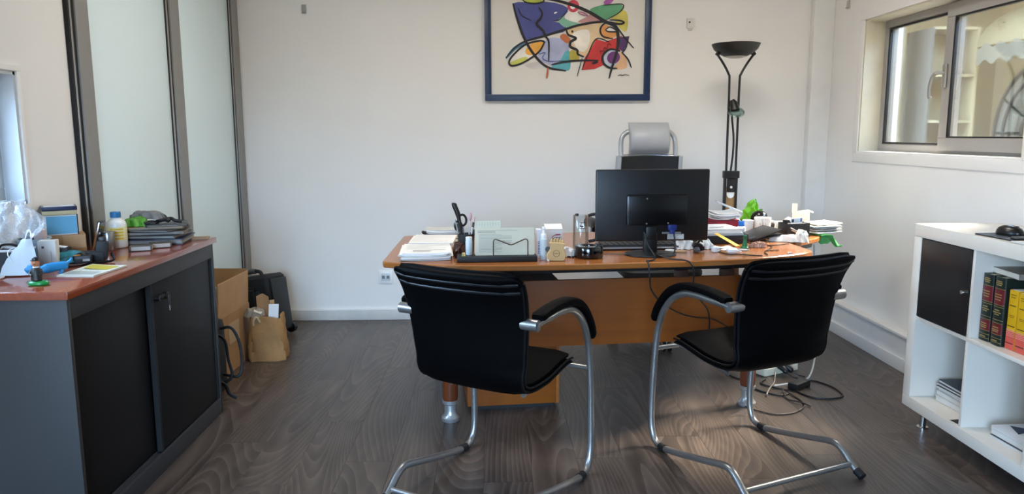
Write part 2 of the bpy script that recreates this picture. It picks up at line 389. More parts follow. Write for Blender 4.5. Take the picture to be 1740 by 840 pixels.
# ------------------------------------------------------------------ right window (window_1)
w1 = struct('window_1', label='grey framed two-pane window high in the right wall')
XW = XR + 0.13
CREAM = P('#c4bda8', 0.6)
def rect_frame(mb, x_, y0, y1, z0, z1, t, d, m, bev=0.004):
    mb.box((x_, (y0 + y1) / 2, z0 + t / 2), (d, y1 - y0, t), m, bev=bev); mb.box((x_, (y0 + y1) / 2, z1 - t / 2), (d, y1 - y0, t), m, bev=bev)
    mb.box((x_, y0 + t / 2, (z0 + z1) / 2), (d, t, z1 - z0 - 2 * t), m, bev=bev); mb.box((x_, y1 - t / 2, (z0 + z1) / 2), (d, t, z1 - z0 - 2 * t), m, bev=bev)
rv = MB(); tt = 0.012
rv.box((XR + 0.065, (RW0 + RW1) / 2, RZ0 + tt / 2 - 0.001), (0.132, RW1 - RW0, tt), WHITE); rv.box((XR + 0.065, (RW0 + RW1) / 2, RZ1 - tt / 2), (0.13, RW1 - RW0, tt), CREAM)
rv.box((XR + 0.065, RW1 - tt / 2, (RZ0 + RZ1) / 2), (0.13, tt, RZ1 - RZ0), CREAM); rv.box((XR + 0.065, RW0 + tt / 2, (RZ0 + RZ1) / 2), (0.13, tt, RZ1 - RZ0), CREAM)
obj('reveal', rv, w1)
cs = MB(); rect_frame(cs, XR - 0.004, RW0 - 0.055, RW1 + 0.055, RZ0 - 0.055, RZ1 + 0.055, 0.055, 0.010, WALL, bev=0.003); obj('casing', cs, w1)
fr = MB(); rect_frame(fr, XW + 0.02, RW0 + tt, RW1 - tt, RZ0 + tt, RZ1 - tt, 0.042, 0.06, PVC); obj('frame', fr, w1)
s1 = MB(); rect_frame(s1, XW + 0.022, 3.985, RW1 - tt - 0.004, RZ0 + 0.016, RZ1 - 0.016, 0.045, 0.05, PVC)
sash = obj('fixed_sash', s1, w1)
g1 = MB(); rect_frame(g1, XW + 0.002, 4.028, RW1 - 0.058, RZ0 + 0.058, RZ1 - 0.058, 0.010, 0.018, RUBBER, bev=0.001); obj('gasket', g1, sash)
obj('pane', MB().box((XW + 0.004, (4.03 + RW1 - .06) / 2, (RZ0 + RZ1) / 2), (0.006, RW1 - .06 - 4.03, RZ1 - RZ0 - .11), GLASS), sash)
s2 = MB(); rect_frame(s2, XW - 0.006, RW0 + 0.04, 4.00, RZ0 + 0.028, RZ1 - 0.024, 0.068, 0.062, PVC)
s2 = obj('tilt_sash', s2, w1)
g2 = MB(); rect_frame(g2, XW - 0.026, RW0 + 0.106, 3.934, RZ0 + 0.094, RZ1 - 0.09, 0.010, 0.016, RUBBER, bev=0.001); obj('gasket', g2, s2)
obj('pane', MB().box((XW - 0.022, (RW0 + .108 + 3.932) / 2, (RZ0 + RZ1) / 2), (0.006, 3.932 - RW0 - .108, RZ1 - RZ0 - .19), GLASS), s2)
hd = MB(); hd.box((XW - 0.046, 3.966, 1.60), (0.016, 0.028, 0.125), ALU, bev=0.006)
hd.tube([(XW - 0.05, 3.966, 1.615), (XW - 0.085, 3.966, 1.615), (XW - 0.097, 3.985, 1.60), (XW - 0.10, 4.005, 1.55), (XW - 0.095, 4.012, 1.50), (XW - 0.09, 4.008, 1.485)], 0.0095, ALU, 10, smooth=4)
obj('handle', hd, w1)

# ------------------------------------------------------------------ left window (window_2)
w2 = struct('window_2', label='white framed window strip in the left wall')
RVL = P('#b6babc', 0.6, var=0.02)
rv = MB()
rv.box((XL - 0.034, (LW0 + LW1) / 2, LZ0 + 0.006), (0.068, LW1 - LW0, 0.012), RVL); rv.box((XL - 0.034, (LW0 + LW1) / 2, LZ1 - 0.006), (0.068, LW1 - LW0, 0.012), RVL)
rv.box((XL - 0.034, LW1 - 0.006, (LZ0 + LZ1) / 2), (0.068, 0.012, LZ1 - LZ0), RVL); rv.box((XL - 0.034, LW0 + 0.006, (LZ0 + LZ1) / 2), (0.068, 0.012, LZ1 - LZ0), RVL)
obj('reveal', rv, w2)
cs = MB(); rect_frame(cs, XL + 0.003, LW0 - 0.022, LW1 + 0.022, LZ0 - 0.022, LZ1 + 0.022, 0.020, 0.008, WHITE, bev=0.002); obj('casing', cs, w2)
fr = MB(); rect_frame(fr, XL - 0.092, LW0 + 0.012, LW1 - 0.012, LZ0 + 0.012, LZ1 - 0.012, 0.045, 0.05, RVL); obj('frame', fr, w2)
fr = MB(); rect_frame(fr, XL - 0.082, LW0 + 0.055, LW1 - 0.055, LZ0 + 0.055, LZ1 - 0.055, 0.01, 0.03, RUBBER, bev=0.001); obj('gasket', fr, w2)
fr = MB(); fr.box((XL - 0.092, 1.95, (LZ0 + LZ1) / 2), (0.045, 0.06, LZ1 - LZ0 - 0.1), WHITE, bev=0.003); obj('mullion', fr, w2)
obj('pane', MB().box((XL - 0.092, (LW0 + LW1) / 2, (LZ0 + LZ1) / 2), (0.006, LW1 - LW0 - .12, LZ1 - LZ0 - .12), GLASS), w2)

# ------------------------------------------------------------------ the bright gallery beyond the right window (open to the sky)
GX = 4.7
struct('wall_gallery', MB().box((GX + 0.1, 4.5, 1.32), (0.2, 7.0, 2.65), P('#b29e74', 0.7)))
struct('wall_gallery_end', MB().box(((XR + T + GX) / 2, 7.1, 1.32), (GX - XR - T, 0.2, 2.65), P('#ad9a72', 0.7)))
sk = MB()  # unseen roof added to limit the sky light, hole shaped for the sun
for a0, a1, b0, b1 in ((XR, 2.95, 1.0, 7.2), (4.25, GX + .2, 1.0, 7.2), (2.95, 4.25, 1.0, 2.9), (2.95, 4.25, 5.3, 7.2)): sk.box(((a0 + a1) / 2, (b0 + b1) / 2, 2.70), (a1 - a0, b1 - b0, 0.1), P('#e8e2d0', 0.7))
struct('ceiling_gallery', sk, label='unseen gallery ceiling with an opening shaped to pass the sun')
struct('wall_gallery_near', MB().box(((XR + T + GX) / 2, 1.05, 1.3), (GX - XR - T, 0.1, 2.7), P('#ad9a72', 0.7)))
struct('floor_gallery', MB().box(((XR + T + GX) / 2, 4.5, -0.05), (GX - XR - T, 7.0, 0.1), P('#8d8573', 0.6)))
cu = thing('cube_shelf', 'cream open cube shelving beyond the left pane of the right window', 'shelf', (3.62, 6.2, 0))
sm = P('#b3a27c', 0.6)
for xx in (0.0, 0.385): obj('upright', MB().box((xx, 0.19, 1.08), (0.022, 0.38, 2.16), P('#6a6256', 0.6) if xx == 0 else sm, bev=0.002), cu)  # left upright coloured darker to stand for its shaded side
for zz in (0.26, 0.64, 1.018, 1.396, 1.775, 2.155): obj('shelf', MB().box((0.1925, 0.19, zz), (0.36, 0.37, 0.022), sm, bev=0.002), cu)
obj('back_panel', MB().box((0.1925, 0.378, 1.08), (0.40, 0.008, 2.16), P('#b09d74', 0.6)), cu)
pi_ = struct('trim_5', MB().box((3.30, 6.45, 1.32), (0.16, 0.3, 2.65), P('#958666', 0.6), bev=0.01), label='cream pillar beside the cube shelving in the gallery')
# arched iron grille and the hood above it, on the far gallery wall
ag = thing('arched_grille', 'pale arched ironwork grille on the gallery wall beyond the right pane', 'grille', (GX - 0.03, 6.28, 0.45))
ir = P('#5f5b52', 0.5, 0.3)
def arc(rad, zc, n=18, a0=0, a1=180): return [(0, rad * math.cos(R(a0 + (a1 - a0) * k / n)), zc + rad * math.sin(R(a0 + (a1 - a0) * k / n))) for k in range(n + 1)]
for rad in (0.62, 0.50, 0.26): obj('arch_bar', MB().tube([(0, rad, 0)] + arc(rad, 0.85) + [(0, -rad, 0)], 0.014, ir, 8), ag)
for k in range(1, 6):
    a = R(30 * k); obj('spoke', MB().tube([(0, 0.26 * math.cos(a), 0.85 + 0.26 * math.sin(a)), (0, 0.62 * math.cos(a), 0.85 + 0.62 * math.sin(a))], 0.009, ir, 8), ag)
for yy in (-0.4, -0.2, 0.0, 0.2, 0.4): obj('upright_bar', MB().cyl((0, yy, 0), (0, yy, 0.86), 0.009, ir, 8), ag)
obj('cross_bar', MB().cyl((0, -0.62, 0.85), (0, 0.62, 0.85), 0.012, ir, 8), ag)
obj('glazing', MB().prism([(y, z) for _, y, z in [(0, 0.6, 0)] + arc(0.6, 0.85) + [(0, -0.6, 0)]], 0, 0.006, P('#b5b0a3', 0.3)), ag, (0.012, 0, 0), (R(90), 0, R(90)))
hw = thing('awning', 'beige fabric awning hood above the arched grille beyond the right pane', 'awning', (GX - 0.02, 5.55, 2.05))
def aw(u, v): a = v * math.pi / 2; return (-0.75 * math.sin(a), -0.55 + 1.1 * u, 0.38 * math.cos(a) - 0.06)
obj('canopy', MB().grid(aw, 10, 8, P('#8d7c58', 0.8), 0.01), hw)
obj('valance', MB().grid(lambda u, v: (-0.752, -0.55 + 1.1 * u, -0.06 - 0.13 * v - 0.02 * math.sin(u * 40)), 40, 2, P('#7d7460', 0.8), 0.006), hw)

# ------------------------------------------------------------------ picture on the back wall
pic = thing('picture', 'framed abstract colour print in a dark blue frame on the back wall', 'picture', (-0.047, YB - 0.004, 1.528))
PWd, PH = 1.127, 0.86
BLUEF = P('#0d2b4f', 0.35, var=0.08)
fr = MB()
for cx, cz, sx, sz in ((PWd / 2, 0.022, PWd, 0.044), (PWd / 2, PH - 0.022, PWd, 0.044), (0.022, PH / 2, 0.044, PH - 0.088), (PWd - 0.022, PH / 2, 0.044, PH - 0.088)):
    fr.box((cx, -0.014, cz), (sx, 0.028, sz), BLUEF, bev=0.004)
obj('frame', fr, pic)
obj('mount', MB().box((PWd / 2, -0.008, PH / 2), (PWd - 0.08, 0.008, PH - 0.08), P('#dcd7cd', 0.6, var=0.01)), pic)
art = MB(); SA = PWd / 1302.0; lay = [0]
def apt(cx, cy): return ((cx - 18) * SA, 0.0, (800 - cy) * SA)
def apoly(pts, hexc, smooth=4):
    lay[0] += 1; q = catmull([Vector((a, b, 0)) for a, b in pts], smooth, True) if smooth else [Vector((a, b, 0)) for a, b in pts]
    yy = -0.0125 - lay[0] * 0.00012
    art.add([(apt(p.x, p.y)[0], yy, apt(p.x, p.y)[2]) for p in q], [list(range(len(q)))], P(hexc, 0.6, var=0.16, scale=9))
def astroke(pts, wd, hexc='#17161a', taper=0.35):
    lay[0] += 1; yy = -0.0125 - lay[0] * 0.00012
    q = catmull([Vector((a, b, 0)) for a, b in pts], 6); n = len(q); vs_ = []
    for i, p in enumerate(q):
        t = (q[min(i + 1, n - 1)] - q[max(i - 1, 0)]).normalized(); nn = Vector((-t.y, t.x, 0))
        h = wd * 0.68 * (taper + (1 - taper) * math.sin(math.pi * (i + 0.5) / n) ** 0.5)
        for s_ in (-1, 1): a = p + nn * h * s_; vs_.append((apt(a.x, a.y)[0], yy, apt(a.x, a.y)[2]))
    art.add(vs_, [(2 * i, 2 * i + 1, 2 * i + 3, 2 * i + 2) for i in range(n - 1)], P(hexc, 0.6))
def oval(cx, cy, a, b, rot=0, n=12): 
    return [(cx + a * math.cos(2 * math.pi * k / n) * math.cos(R(rot)) - b * math.sin(2 * math.pi * k / n) * math.sin(R(rot)), cy + a * math.cos(2 * math.pi * k / n) * math.sin(R(rot)) + b * math.sin(2 * math.pi * k / n) * math.cos(R(rot))) for k in range(n)]
apoly([(430, 470), (500, 330), (600, 320), (660, 350), (682, 420), (690, 500), (680, 555), (610, 555), (540, 530), (470, 510)], '#a9aecb')
apoly([(540, 540), (600, 500), (650, 420), (684, 430), (686, 555), (620, 563)], '#59a9b4')
apoly([(330, 520), (430, 500), (520, 520), (480, 548), (380, 552)], '#cfc8c4')
apoly([(240, 58), (330, 48), (430, 44), (560, 52), (668, 92), (640, 150), (590, 185), (545, 192), (612, 204), (655, 242), (630, 275), (500, 300), (350, 336), (308, 260), (268, 150)], '#4a4f8e', 2)
apoly([(590, 185), (650, 150), (700, 190), (765, 216), (655, 240)], '#7fb39c')
apoly([(640, 160), (700, 105), (800, 140), (845, 140), (770, 200), (690, 190)], '#e6e3da')
apoly([(745, 196), (800, 165), (860, 135), (940, 190), (830, 212)], '#c28f8c')
apoly([(1000, 165), (1080, 110), (1125, 125), (1138, 200), (1120, 272), (1070, 240), (1040, 195)], '#c9bb57')
apoly([(838, 104), (930, 70), (1020, 60), (1097, 80), (1062, 130), (965, 182), (900, 148)], '#5f9f74')
apoly([(660, 262), (740, 228), (930, 200), (920, 270), (950, 322), (890, 330), (850, 400), (795, 465), (745, 435), (692, 385), (725, 322), (680, 300)], '#e2c49a', 2)
apoly([(700, 300), (760, 260), (830, 260), (840, 340), (800, 420), (740, 400)], '#ece4d6')
apoly([(940, 212), (1000, 235), (1052, 272), (1020, 322), (950, 322), (925, 270)], '#e39a55')
apoly([(965, 258), (1000, 238), (1048, 268), (1000, 268)], '#f0ede6')
apoly([(605, 312), (640, 285), (692, 332), (660, 358)], '#b9683d')
apoly([(685, 420), (720, 415), (760, 468), (720, 500), (685, 485)], '#b7a83e')
apoly([(890, 328), (960, 346), (1050, 318), (1088, 300), (1086, 410), (1000, 412), (945, 452), (962, 520), (880, 556), (778, 563), (800, 470), (850, 400)], '#c4302d', 1)
apoly([(1075, 312), (1146, 304), (1130, 370), (1102, 428), (1072, 400)], '#4a2a5c', 1)
apoly([(1020, 470), (1085, 430), (1130, 480), (1130, 545), (1050, 552)], '#dcae84')
apoly(oval(1010, 475, 58, 62), '#b9c4d6'); apoly(oval(1028, 468, 52, 46, -25), '#6d2f74')
apoly([(200, 520), (230, 465), (330, 372), (440, 342), (482, 345), (450, 415), (330, 500), (240, 530)], '#e4dfd5')
apoly([(216, 505), (330, 462), (350, 490), (240, 528)], '#c3c25c')
apoly(oval(410, 395, 82, 42, -28), '#e8a845')
apoly([(185, 462), (240, 390), (330, 340), (345, 356), (260, 408), (195, 472)], '#4b7d99')
apoly(oval(385, 32, 82, 24, 4), '#b9c34c')
apoly(oval(708, 78, 46, 46), '#c23a4c'); apoly(oval(704, 82, 20, 20), '#ece6df')
apoly([(740, 120), (790, 118), (820, 140), (800, 156), (760, 140)], '#d9a8ae')
apoly([(925, -20), (985, -20), (965, 20), (930, 18)], '#b28a5c'); apoly([(945, 45), (1000, 8), (1032, -8), (1030, 22), (985, 68), (955, 66)], '#a2549c')
apoly(oval(570, 128, 14, 6, -20), '#f1efec')
apoly([(560, -150), (660, -220), (760, -170), (720, -60), (610, -40)], '#c9a94c'); apoly([(800, -230), (960, -260), (1000, -120), (900, -60), (820, -110)], '#4f86b0')
apoly([(300, -180), (440, -240), (500, -120), (420, -30), (320, -60)], '#b84a3c')
astroke([(240, 58), (268, 160), (322, 310), (400, 440), (505, 538), (655, 569)], 15)
astroke([(305, 20), (340, 50), (420, 58), (480, 40), (440, 8), (340, 2), (305, 20)], 9)
astroke([(450, 20), (560, 34), (700, 70), (830, 122), (950, 190), (1040, 235), (1062, 330), (1050, 430), (1015, 550), (995, 628)], 19, taper=0.25)
astroke([(182, 470), (255, 392), (330, 346), (480, 305), (640, 255), (760, 220), (930, 195), (1060, 212), (1105, 203), (1070, 186), (990, 182)], 13)
astroke([(655, 258), (672, 295), (730, 320), (690, 348), (688, 385), (740, 410), (748, 442), (795, 462)], 15)
astroke([(485, 345), (440, 340), (330, 372), (232, 458), (208, 510), (240, 530), (330, 500), (440, 425), (488, 345)], 11, taper=0.8)
astroke([(540, 522), (640, 500), (760, 490), (910, 490)], 12); astroke([(860, 512), (905, 500)], 14)
astroke([(1080, 418), (1000, 405), (946, 448), (946, 505), (995, 545), (1058, 551)], 14)
astroke([(780, 562), (828, 440), (890, 325), (992, 347)], 7)
astroke([(1030, 205), (1100, 300), (1185, 396)], 8); astroke([(1090, 425), (1142, 482), (1170, 546)], 9)
astroke([(440, 88), (465, 130), (455, 168), (424, 212), (472, 262), (492, 305), (518, 350), (518, 492)], 13)
astroke([(280, 92), (310, 150), (382, 186)], 5); astroke([(545, 190), (600, 180), (660, 110)], 5)
astroke([(965, 182), (1060, 130), (1100, 82), (1070, 62), (940, 72)], 6); astroke([(1146, 304), (1125, 390), (1100, 430)], 6)
astroke([(1020, 325), (940, 305), (920, 255), (948, 212), (1000, 200)], 10); astroke([(960, 256), (1000, 236), (1050, 268), (985, 270), (960, 256)], 8)
astroke([(745, 120), (790, 130), (820, 152), (760, 138), (745, 120)], 5, '#8d5a72'); astroke([(440, 440), (490, 430), (470, 470), (520, 495), (640, 490)], 4, '#33417e')
astroke([(930, 440), (920, 415), (945, 420), (955, 390), (975, 400), (985, 360), (1010, 375)], 6, '#7d1c20')
astroke([(512, 545), (508, 590), (502, 628)], 11, '#b4603f'); astroke([(782, 470), (760, 545), (742, 612)], 5)
astroke([(1062, 607), (1085, 600), (1100, 606), (1120, 598), (1155, 606)], 4); apoly(oval(702, 270, 8, 9), '#17161a')
obj('print', art, pic)

# ------------------------------------------------------------------ wall fittings
so = thing('wall_socket', 'white double wall socket low on the back wall left of the desk', 'socket', (-0.757, YB - 0.001, 0.31))
obj('plate', MB().box((0, -0.005, 0), (0.098, 0.010, 0.088), WHITE, bev=0.003), so)
obj('insert', MB().box((0, -0.012, 0), (0.064, 0.006, 0.052), P('#c9ced2', 0.4), bev=0.002), so)
for dx in (-0.016, 0.016): obj('jack', MB().box((dx, -0.0155, 0), (0.020, 0.002, 0.022), P('#6f7477', 0.5)), so)
se = thing('wall_sensor', 'small white wall box with a dark dot right of the picture', 'sensor', (1.346, YB - 0.001, 2.043))
obj('housing', MB().box((0, -0.009, 0), (0.046, 0.018, 0.066), P('#d5d1c8', 0.5), bev=0.003), se); obj('lens', MB().cyl((-0.006, -0.017, 0.006), (-0.006, -0.021, 0.006), 0.006, BLACK, 12), se)
obj('clip', MB().box((0, -0.005, -0.038), (0.026, 0.010, 0.014), P('#cdc9c0', 0.5), bev=0.002), se)
hk = thing('wall_hook', 'small grey wall clip high on the left of the back wall', 'hook', (-1.25, YB - 0.001, 2.135))
obj('plate', MB().box((0, -0.005, 0), (0.030, 0.010, 0.056), P('#9b9c9a', 0.5), bev=0.003), hk); obj('tab', MB().box((0, -0.012, -0.022), (0.026, 0.012, 0.008), P('#8a8b8a', 0.5), bev=0.002), hk)
hk = thing('wall_hook', 'small pale wall clip high on the right wall near the corner', 'hook', (XR - 0.001, 4.928, 2.125))
obj('plate', MB().box((-0.005, 0, 0), (0.010, 0.030, 0.05), P('#b5b0a6', 0.5), bev=0.003), hk); obj('tab', MB().box((-0.012, 0, -0.02), (0.012, 0.026, 0.008), P('#a39e94', 0.5), bev=0.002), hk)

# ------------------------------------------------------------------ dark cabinet on the left
cab = thing('sliding_door_cabinet', 'anthracite low cabinet with two black sliding doors and red-brown wooden top', 'cabinet', (-1.29, 2.235, 0))
# local x: 0 = front plane, going back to -0.42; local y: 0 (near end) .. 1.19
obj('top', MB().box((-0.204, 0.595, 0.8245), (0.436, 1.222, 0.025), CABW, bev=0.004), cab)
obj('end_panel', MB().box((-0.21, 0.009, 0.406), (0.42, 0.018, 0.812), ANTH, bev=0.002), cab)
obj('end_panel', MB().box((-0.21, 1.181, 0.406), (0.42, 0.018, 0.812), ANTH, bev=0.002), cab)
obj('back_panel', MB().box((-0.412, 0.595, 0.44), (0.012, 1.15, 0.72), ANTH), cab)
obj('top_rail', MB().box((-0.03, 0.595, 0.778), (0.06, 1.154, 0.066), ANTH, bev=0.002), cab)
obj('plinth', MB().box((-0.03, 0.595, 0.035), (0.06, 1.154, 0.07), DGREY, bev=0.002), cab)
rl = MB()
for xx in (-0.004, -0.030): rl.box((xx, 0.595, 0.073), (0.004, 1.15, 0.008), P('#4a4c4f', 0.4, 0.4))
obj('bottom_track', rl, cab)
obj('floor_panel', MB().box((-0.23, 0.595, 0.06), (0.34, 1.15, 0.016), DGREY), cab)
near = obj('sliding_door', MB().box((-0.043, 0.315, 0.41), (0.016, 0.59, 0.67), DOORB, bev=0.002), cab); near['label'] = 'black near sliding door'
far = obj('sliding_door', MB().box((-0.017, 0.872, 0.41), (0.016, 0.58, 0.67), DOORB, bev=0.002), cab); far['label'] = 'black far sliding door with the lock and key'
obj('seal_strip', MB().box((-0.020, 0.574, 0.41), (0.020, 0.014, 0.67), RUBBER), cab)
obj('seal_strip', MB().box((-0.016, 1.160, 0.41), (0.024, 0.010, 0.67), RUBBER), cab)
lk = MB(); lk.tube([(-0.009, 0.60, 0.683), (0.010, 0.60, 0.683)], 0.012, BLACK, 14); lk.box((0.006, 0.627, 0.683), (0.012, 0.055, 0.017), BLACK, bev=0.004)
lk.cyl((0.0, 0.655, 0.683), (0.016, 0.655, 0.683), 0.014, BLACK, 16); obj('lock', lk, far)
ky = MB(); ky.box((0.018, 0.656, 0.664), (0.005, 0.014, 0.045), BLACK, bev=0.002); ky.box((0.018, 0.656, 0.633), (0.003, 0.006, 0.022), CHROME); obj('key', ky, far)

# ------------------------------------------------------------------ white cube bookcase on the right
KX, KY0, KY1, KZ0, KZ1 = 1.86, 1.671, 3.207, 0.083, 0.908
KD = 0.372
SH = P('#e5ded2', 0.22, var=0.01, coat=0.25)
bc = thing('cube_bookcase', 'glossy white cube bookcase on short metal feet along the right wall', 'bookcase', (KX, KY0, 0))
KL = KY1 - KY0
obj('top', MB().box((KD / 2, KL / 2, 0.8805), (KD, KL, 0.055), SH, bev=0.002), bc)
obj('bottom', MB().box((KD / 2, KL / 2, 0.108), (KD, KL, 0.05), SH, bev=0.002), bc)
for yy in (0.0275, KL - 0.0275): obj('side_panel', MB().box((KD / 2, yy, 0.493), (KD, 0.055, 0.72), SH, bev=0.002), bc)
obj('shelf', MB().box((KD / 2 + 0.002, KL / 2, 0.495), (KD - 0.008, KL - 0.11, 0.016), SH, bev=0.0015), bc)
for k in range(1, 4):
    yy = KL - 0.055 - k * 0.343 - (k - 0.5) * 0.018
    for z0, z1 in ((0.133, 0.487), (0.503, 0.853)):
        obj('divider', MB().box((KD / 2 + 0.002, yy, (z0 + z1) / 2), (KD - 0.008, 0.016, z1 - z0), SH, bev=0.0015), bc)
obj('back_panel', MB().box((KD - 0.004, KL / 2, 0.495), (0.006, KL - 0.06, 0.76), P('#bdbcb6', 0.5, var=0.02)), bc)
dr = obj('door', MB().box((0.009, KL - 0.055 - 0.1715, 0.678), (0.016, 0.336, 0.344), P('#1d1c1d', 0.3, var=0.06), bev=0.0015), bc); dr['label'] = 'black door of the upper far cube'
obj('knob', MB().tube([(0.001, KL - 0.375, 0.679), (-0.014, KL - 0.375, 0.679)], 0.0075, CHROME, 12), dr)
for yy in (0.09, KL - 0.09):
    for xx in (0.05, KD - 0.05):
        obj('foot', MB().lathe([(0.024, 0.0), (0.024, 0.006), (0.0135, 0.008), (0.0135, 0.07), (0.022, 0.072), (0.022, 0.0825)], CHROME, 16, c=(xx, yy, 0)), bc)

# ------------------------------------------------------------------ bow-front desk
DR = R(5.9)
desk = thing('desk', 'large bow-front wooden desk with an orange-brown modesty panel', 'desk', (0.515, 3.323, 0), DR)
def D(wx, wy):
    a, b = wx - 0.515, wy - 3.323
    return (a * math.cos(DR) + b * math.sin(DR), -a * math.sin(DR) + b * math.cos(DR))
def front(xx): return -0.172 * (1 - abs(xx / 1.0) ** 3.2)
def top_poly(ins=0.0):
    pts = []
    n = 28
    for k in range(n + 1):
        xx = -1.0 + 2.0 * k / n; pts.append((xx * (1 - ins), front(xx) + ins + (0.0 if 0 < k < n else 0.012)))
    pts += [(1.012 - ins, 0.04), (1.035 - ins, 0.35), (1.03 - ins, 0.84 - ins), (1.0 - ins, 0.86 - ins), (-0.90 + ins, 0.86 - ins), (-0.925 + ins, 0.84 - ins), (-0.975 + ins, 0.35), (-1.005 + ins, 0.04)]
    return pts
obj('desktop', MB().prism(top_poly(), 0.724, 0.75, DESKW, bev=0.004), desk)
obj('under_rail', MB().box((0, 0.12, 0.693), (1.84, 0.05, 0.061), BLACKM, bev=0.002), desk)
obj('under_rail', MB().box((0, 0.78, 0.693), (1.70, 0.04, 0.061), BLACKM, bev=0.002), desk)
rp = [D(*q) for q in ((1.545, 3.72), (1.735, 3.895), (1.80, 4.0), (1.83, 4.12), (1.83, 4.50), (1.36, 4.47), (1.38, 4.28), (1.46, 4.29))]
obj('return_top', MB().prism(rp, 0.724, 0.7498, DESKW, bev=0.004), desk)
obj('return_underlay', MB().prism([D(*q) for q in ((1.56, 3.77), (1.71, 3.91), (1.80, 4.10), (1.80, 4.47), (1.39, 4.44), (1.40, 4.30), (1.48, 4.31))], 0.697, 0.7235, P('#6d6c6a', 0.5)), desk)
def leg_mb(px, py, col=LEGW):
    mb = MB(); mb.lathe([(0.034, 0.10), (0.036, 0.12), (0.036, 0.69), (0.034, 0.697)], col, 24, c=(px, py, 0)); return mb
def foot_mb(px, py):
    return MB().lathe([(0.040, 0.0), (0.042, 0.006), (0.042, 0.018), (0.030, 0.032), (0.027, 0.05), (0.027, 0.078), (0.036, 0.085), (0.037, 0.10)], P('#b9bab9', 0.32, 0.7), 28, c=(px, py, 0))
for px, py in ((-0.716, 0.03), (0.716, 0.03), (-0.74, 0.72), D(1.72, 4.38), D(1.45, 4.40)):
    lg = obj('leg', leg_mb(px, py), desk); obj('leg_foot', foot_mb(px, py), lg)
pn = MB()
pn.box((0.0, 0.085, 0.475), (1.36, 0.020, 0.315), PANELW, bev=0.002); obj('modesty_panel', pn, desk)
for xx in (-0.55, 0.385, 0.61): obj('bracket', MB().box((xx, 0.085, 0.648), (0.062, 0.03, 0.034), P('#3b2113', 0.5), bev=0.003), desk)
# drawer pedestal beneath the left half
pd = thing('drawer_pedestal', 'orange-brown wooden drawer pedestal under the left half of the desk', 'drawer unit', (0.515, 3.323, 0), DR)
obj('body', MB().box((-0.418, 0.41, 0.305), (0.425, 0.555, 0.57), PANELW, bev=0.002), pd)
obj('side_edge', MB().box((-0.197, 0.41, 0.305), (0.016, 0.565, 0.57), DESKW, bev=0.002), pd)
obj('plinth', MB().box((-0.415, 0.41, 0.010), (0.40, 0.53, 0.019), BLACKM), pd)
obj('top_cover', MB().box((-0.41, 0.41, 0.605), (0.44, 0.57, 0.028), P('#4c4e50', 0.5), bev=0.003), pd)
for k in range(3):
    z = 0.11 + k * 0.185; d = obj('drawer', MB().box((-0.412, 0.696, z), (0.40, 0.016, 0.178), PANELW, bev=0.002), pd)
    obj('handle', MB().tube([(-0.47, 0.704, z + .03), (-0.47, 0.725, z + .03), (-0.35, 0.725, z + .03), (-0.35, 0.704, z + .03)], 0.005, ALU, 8), d)

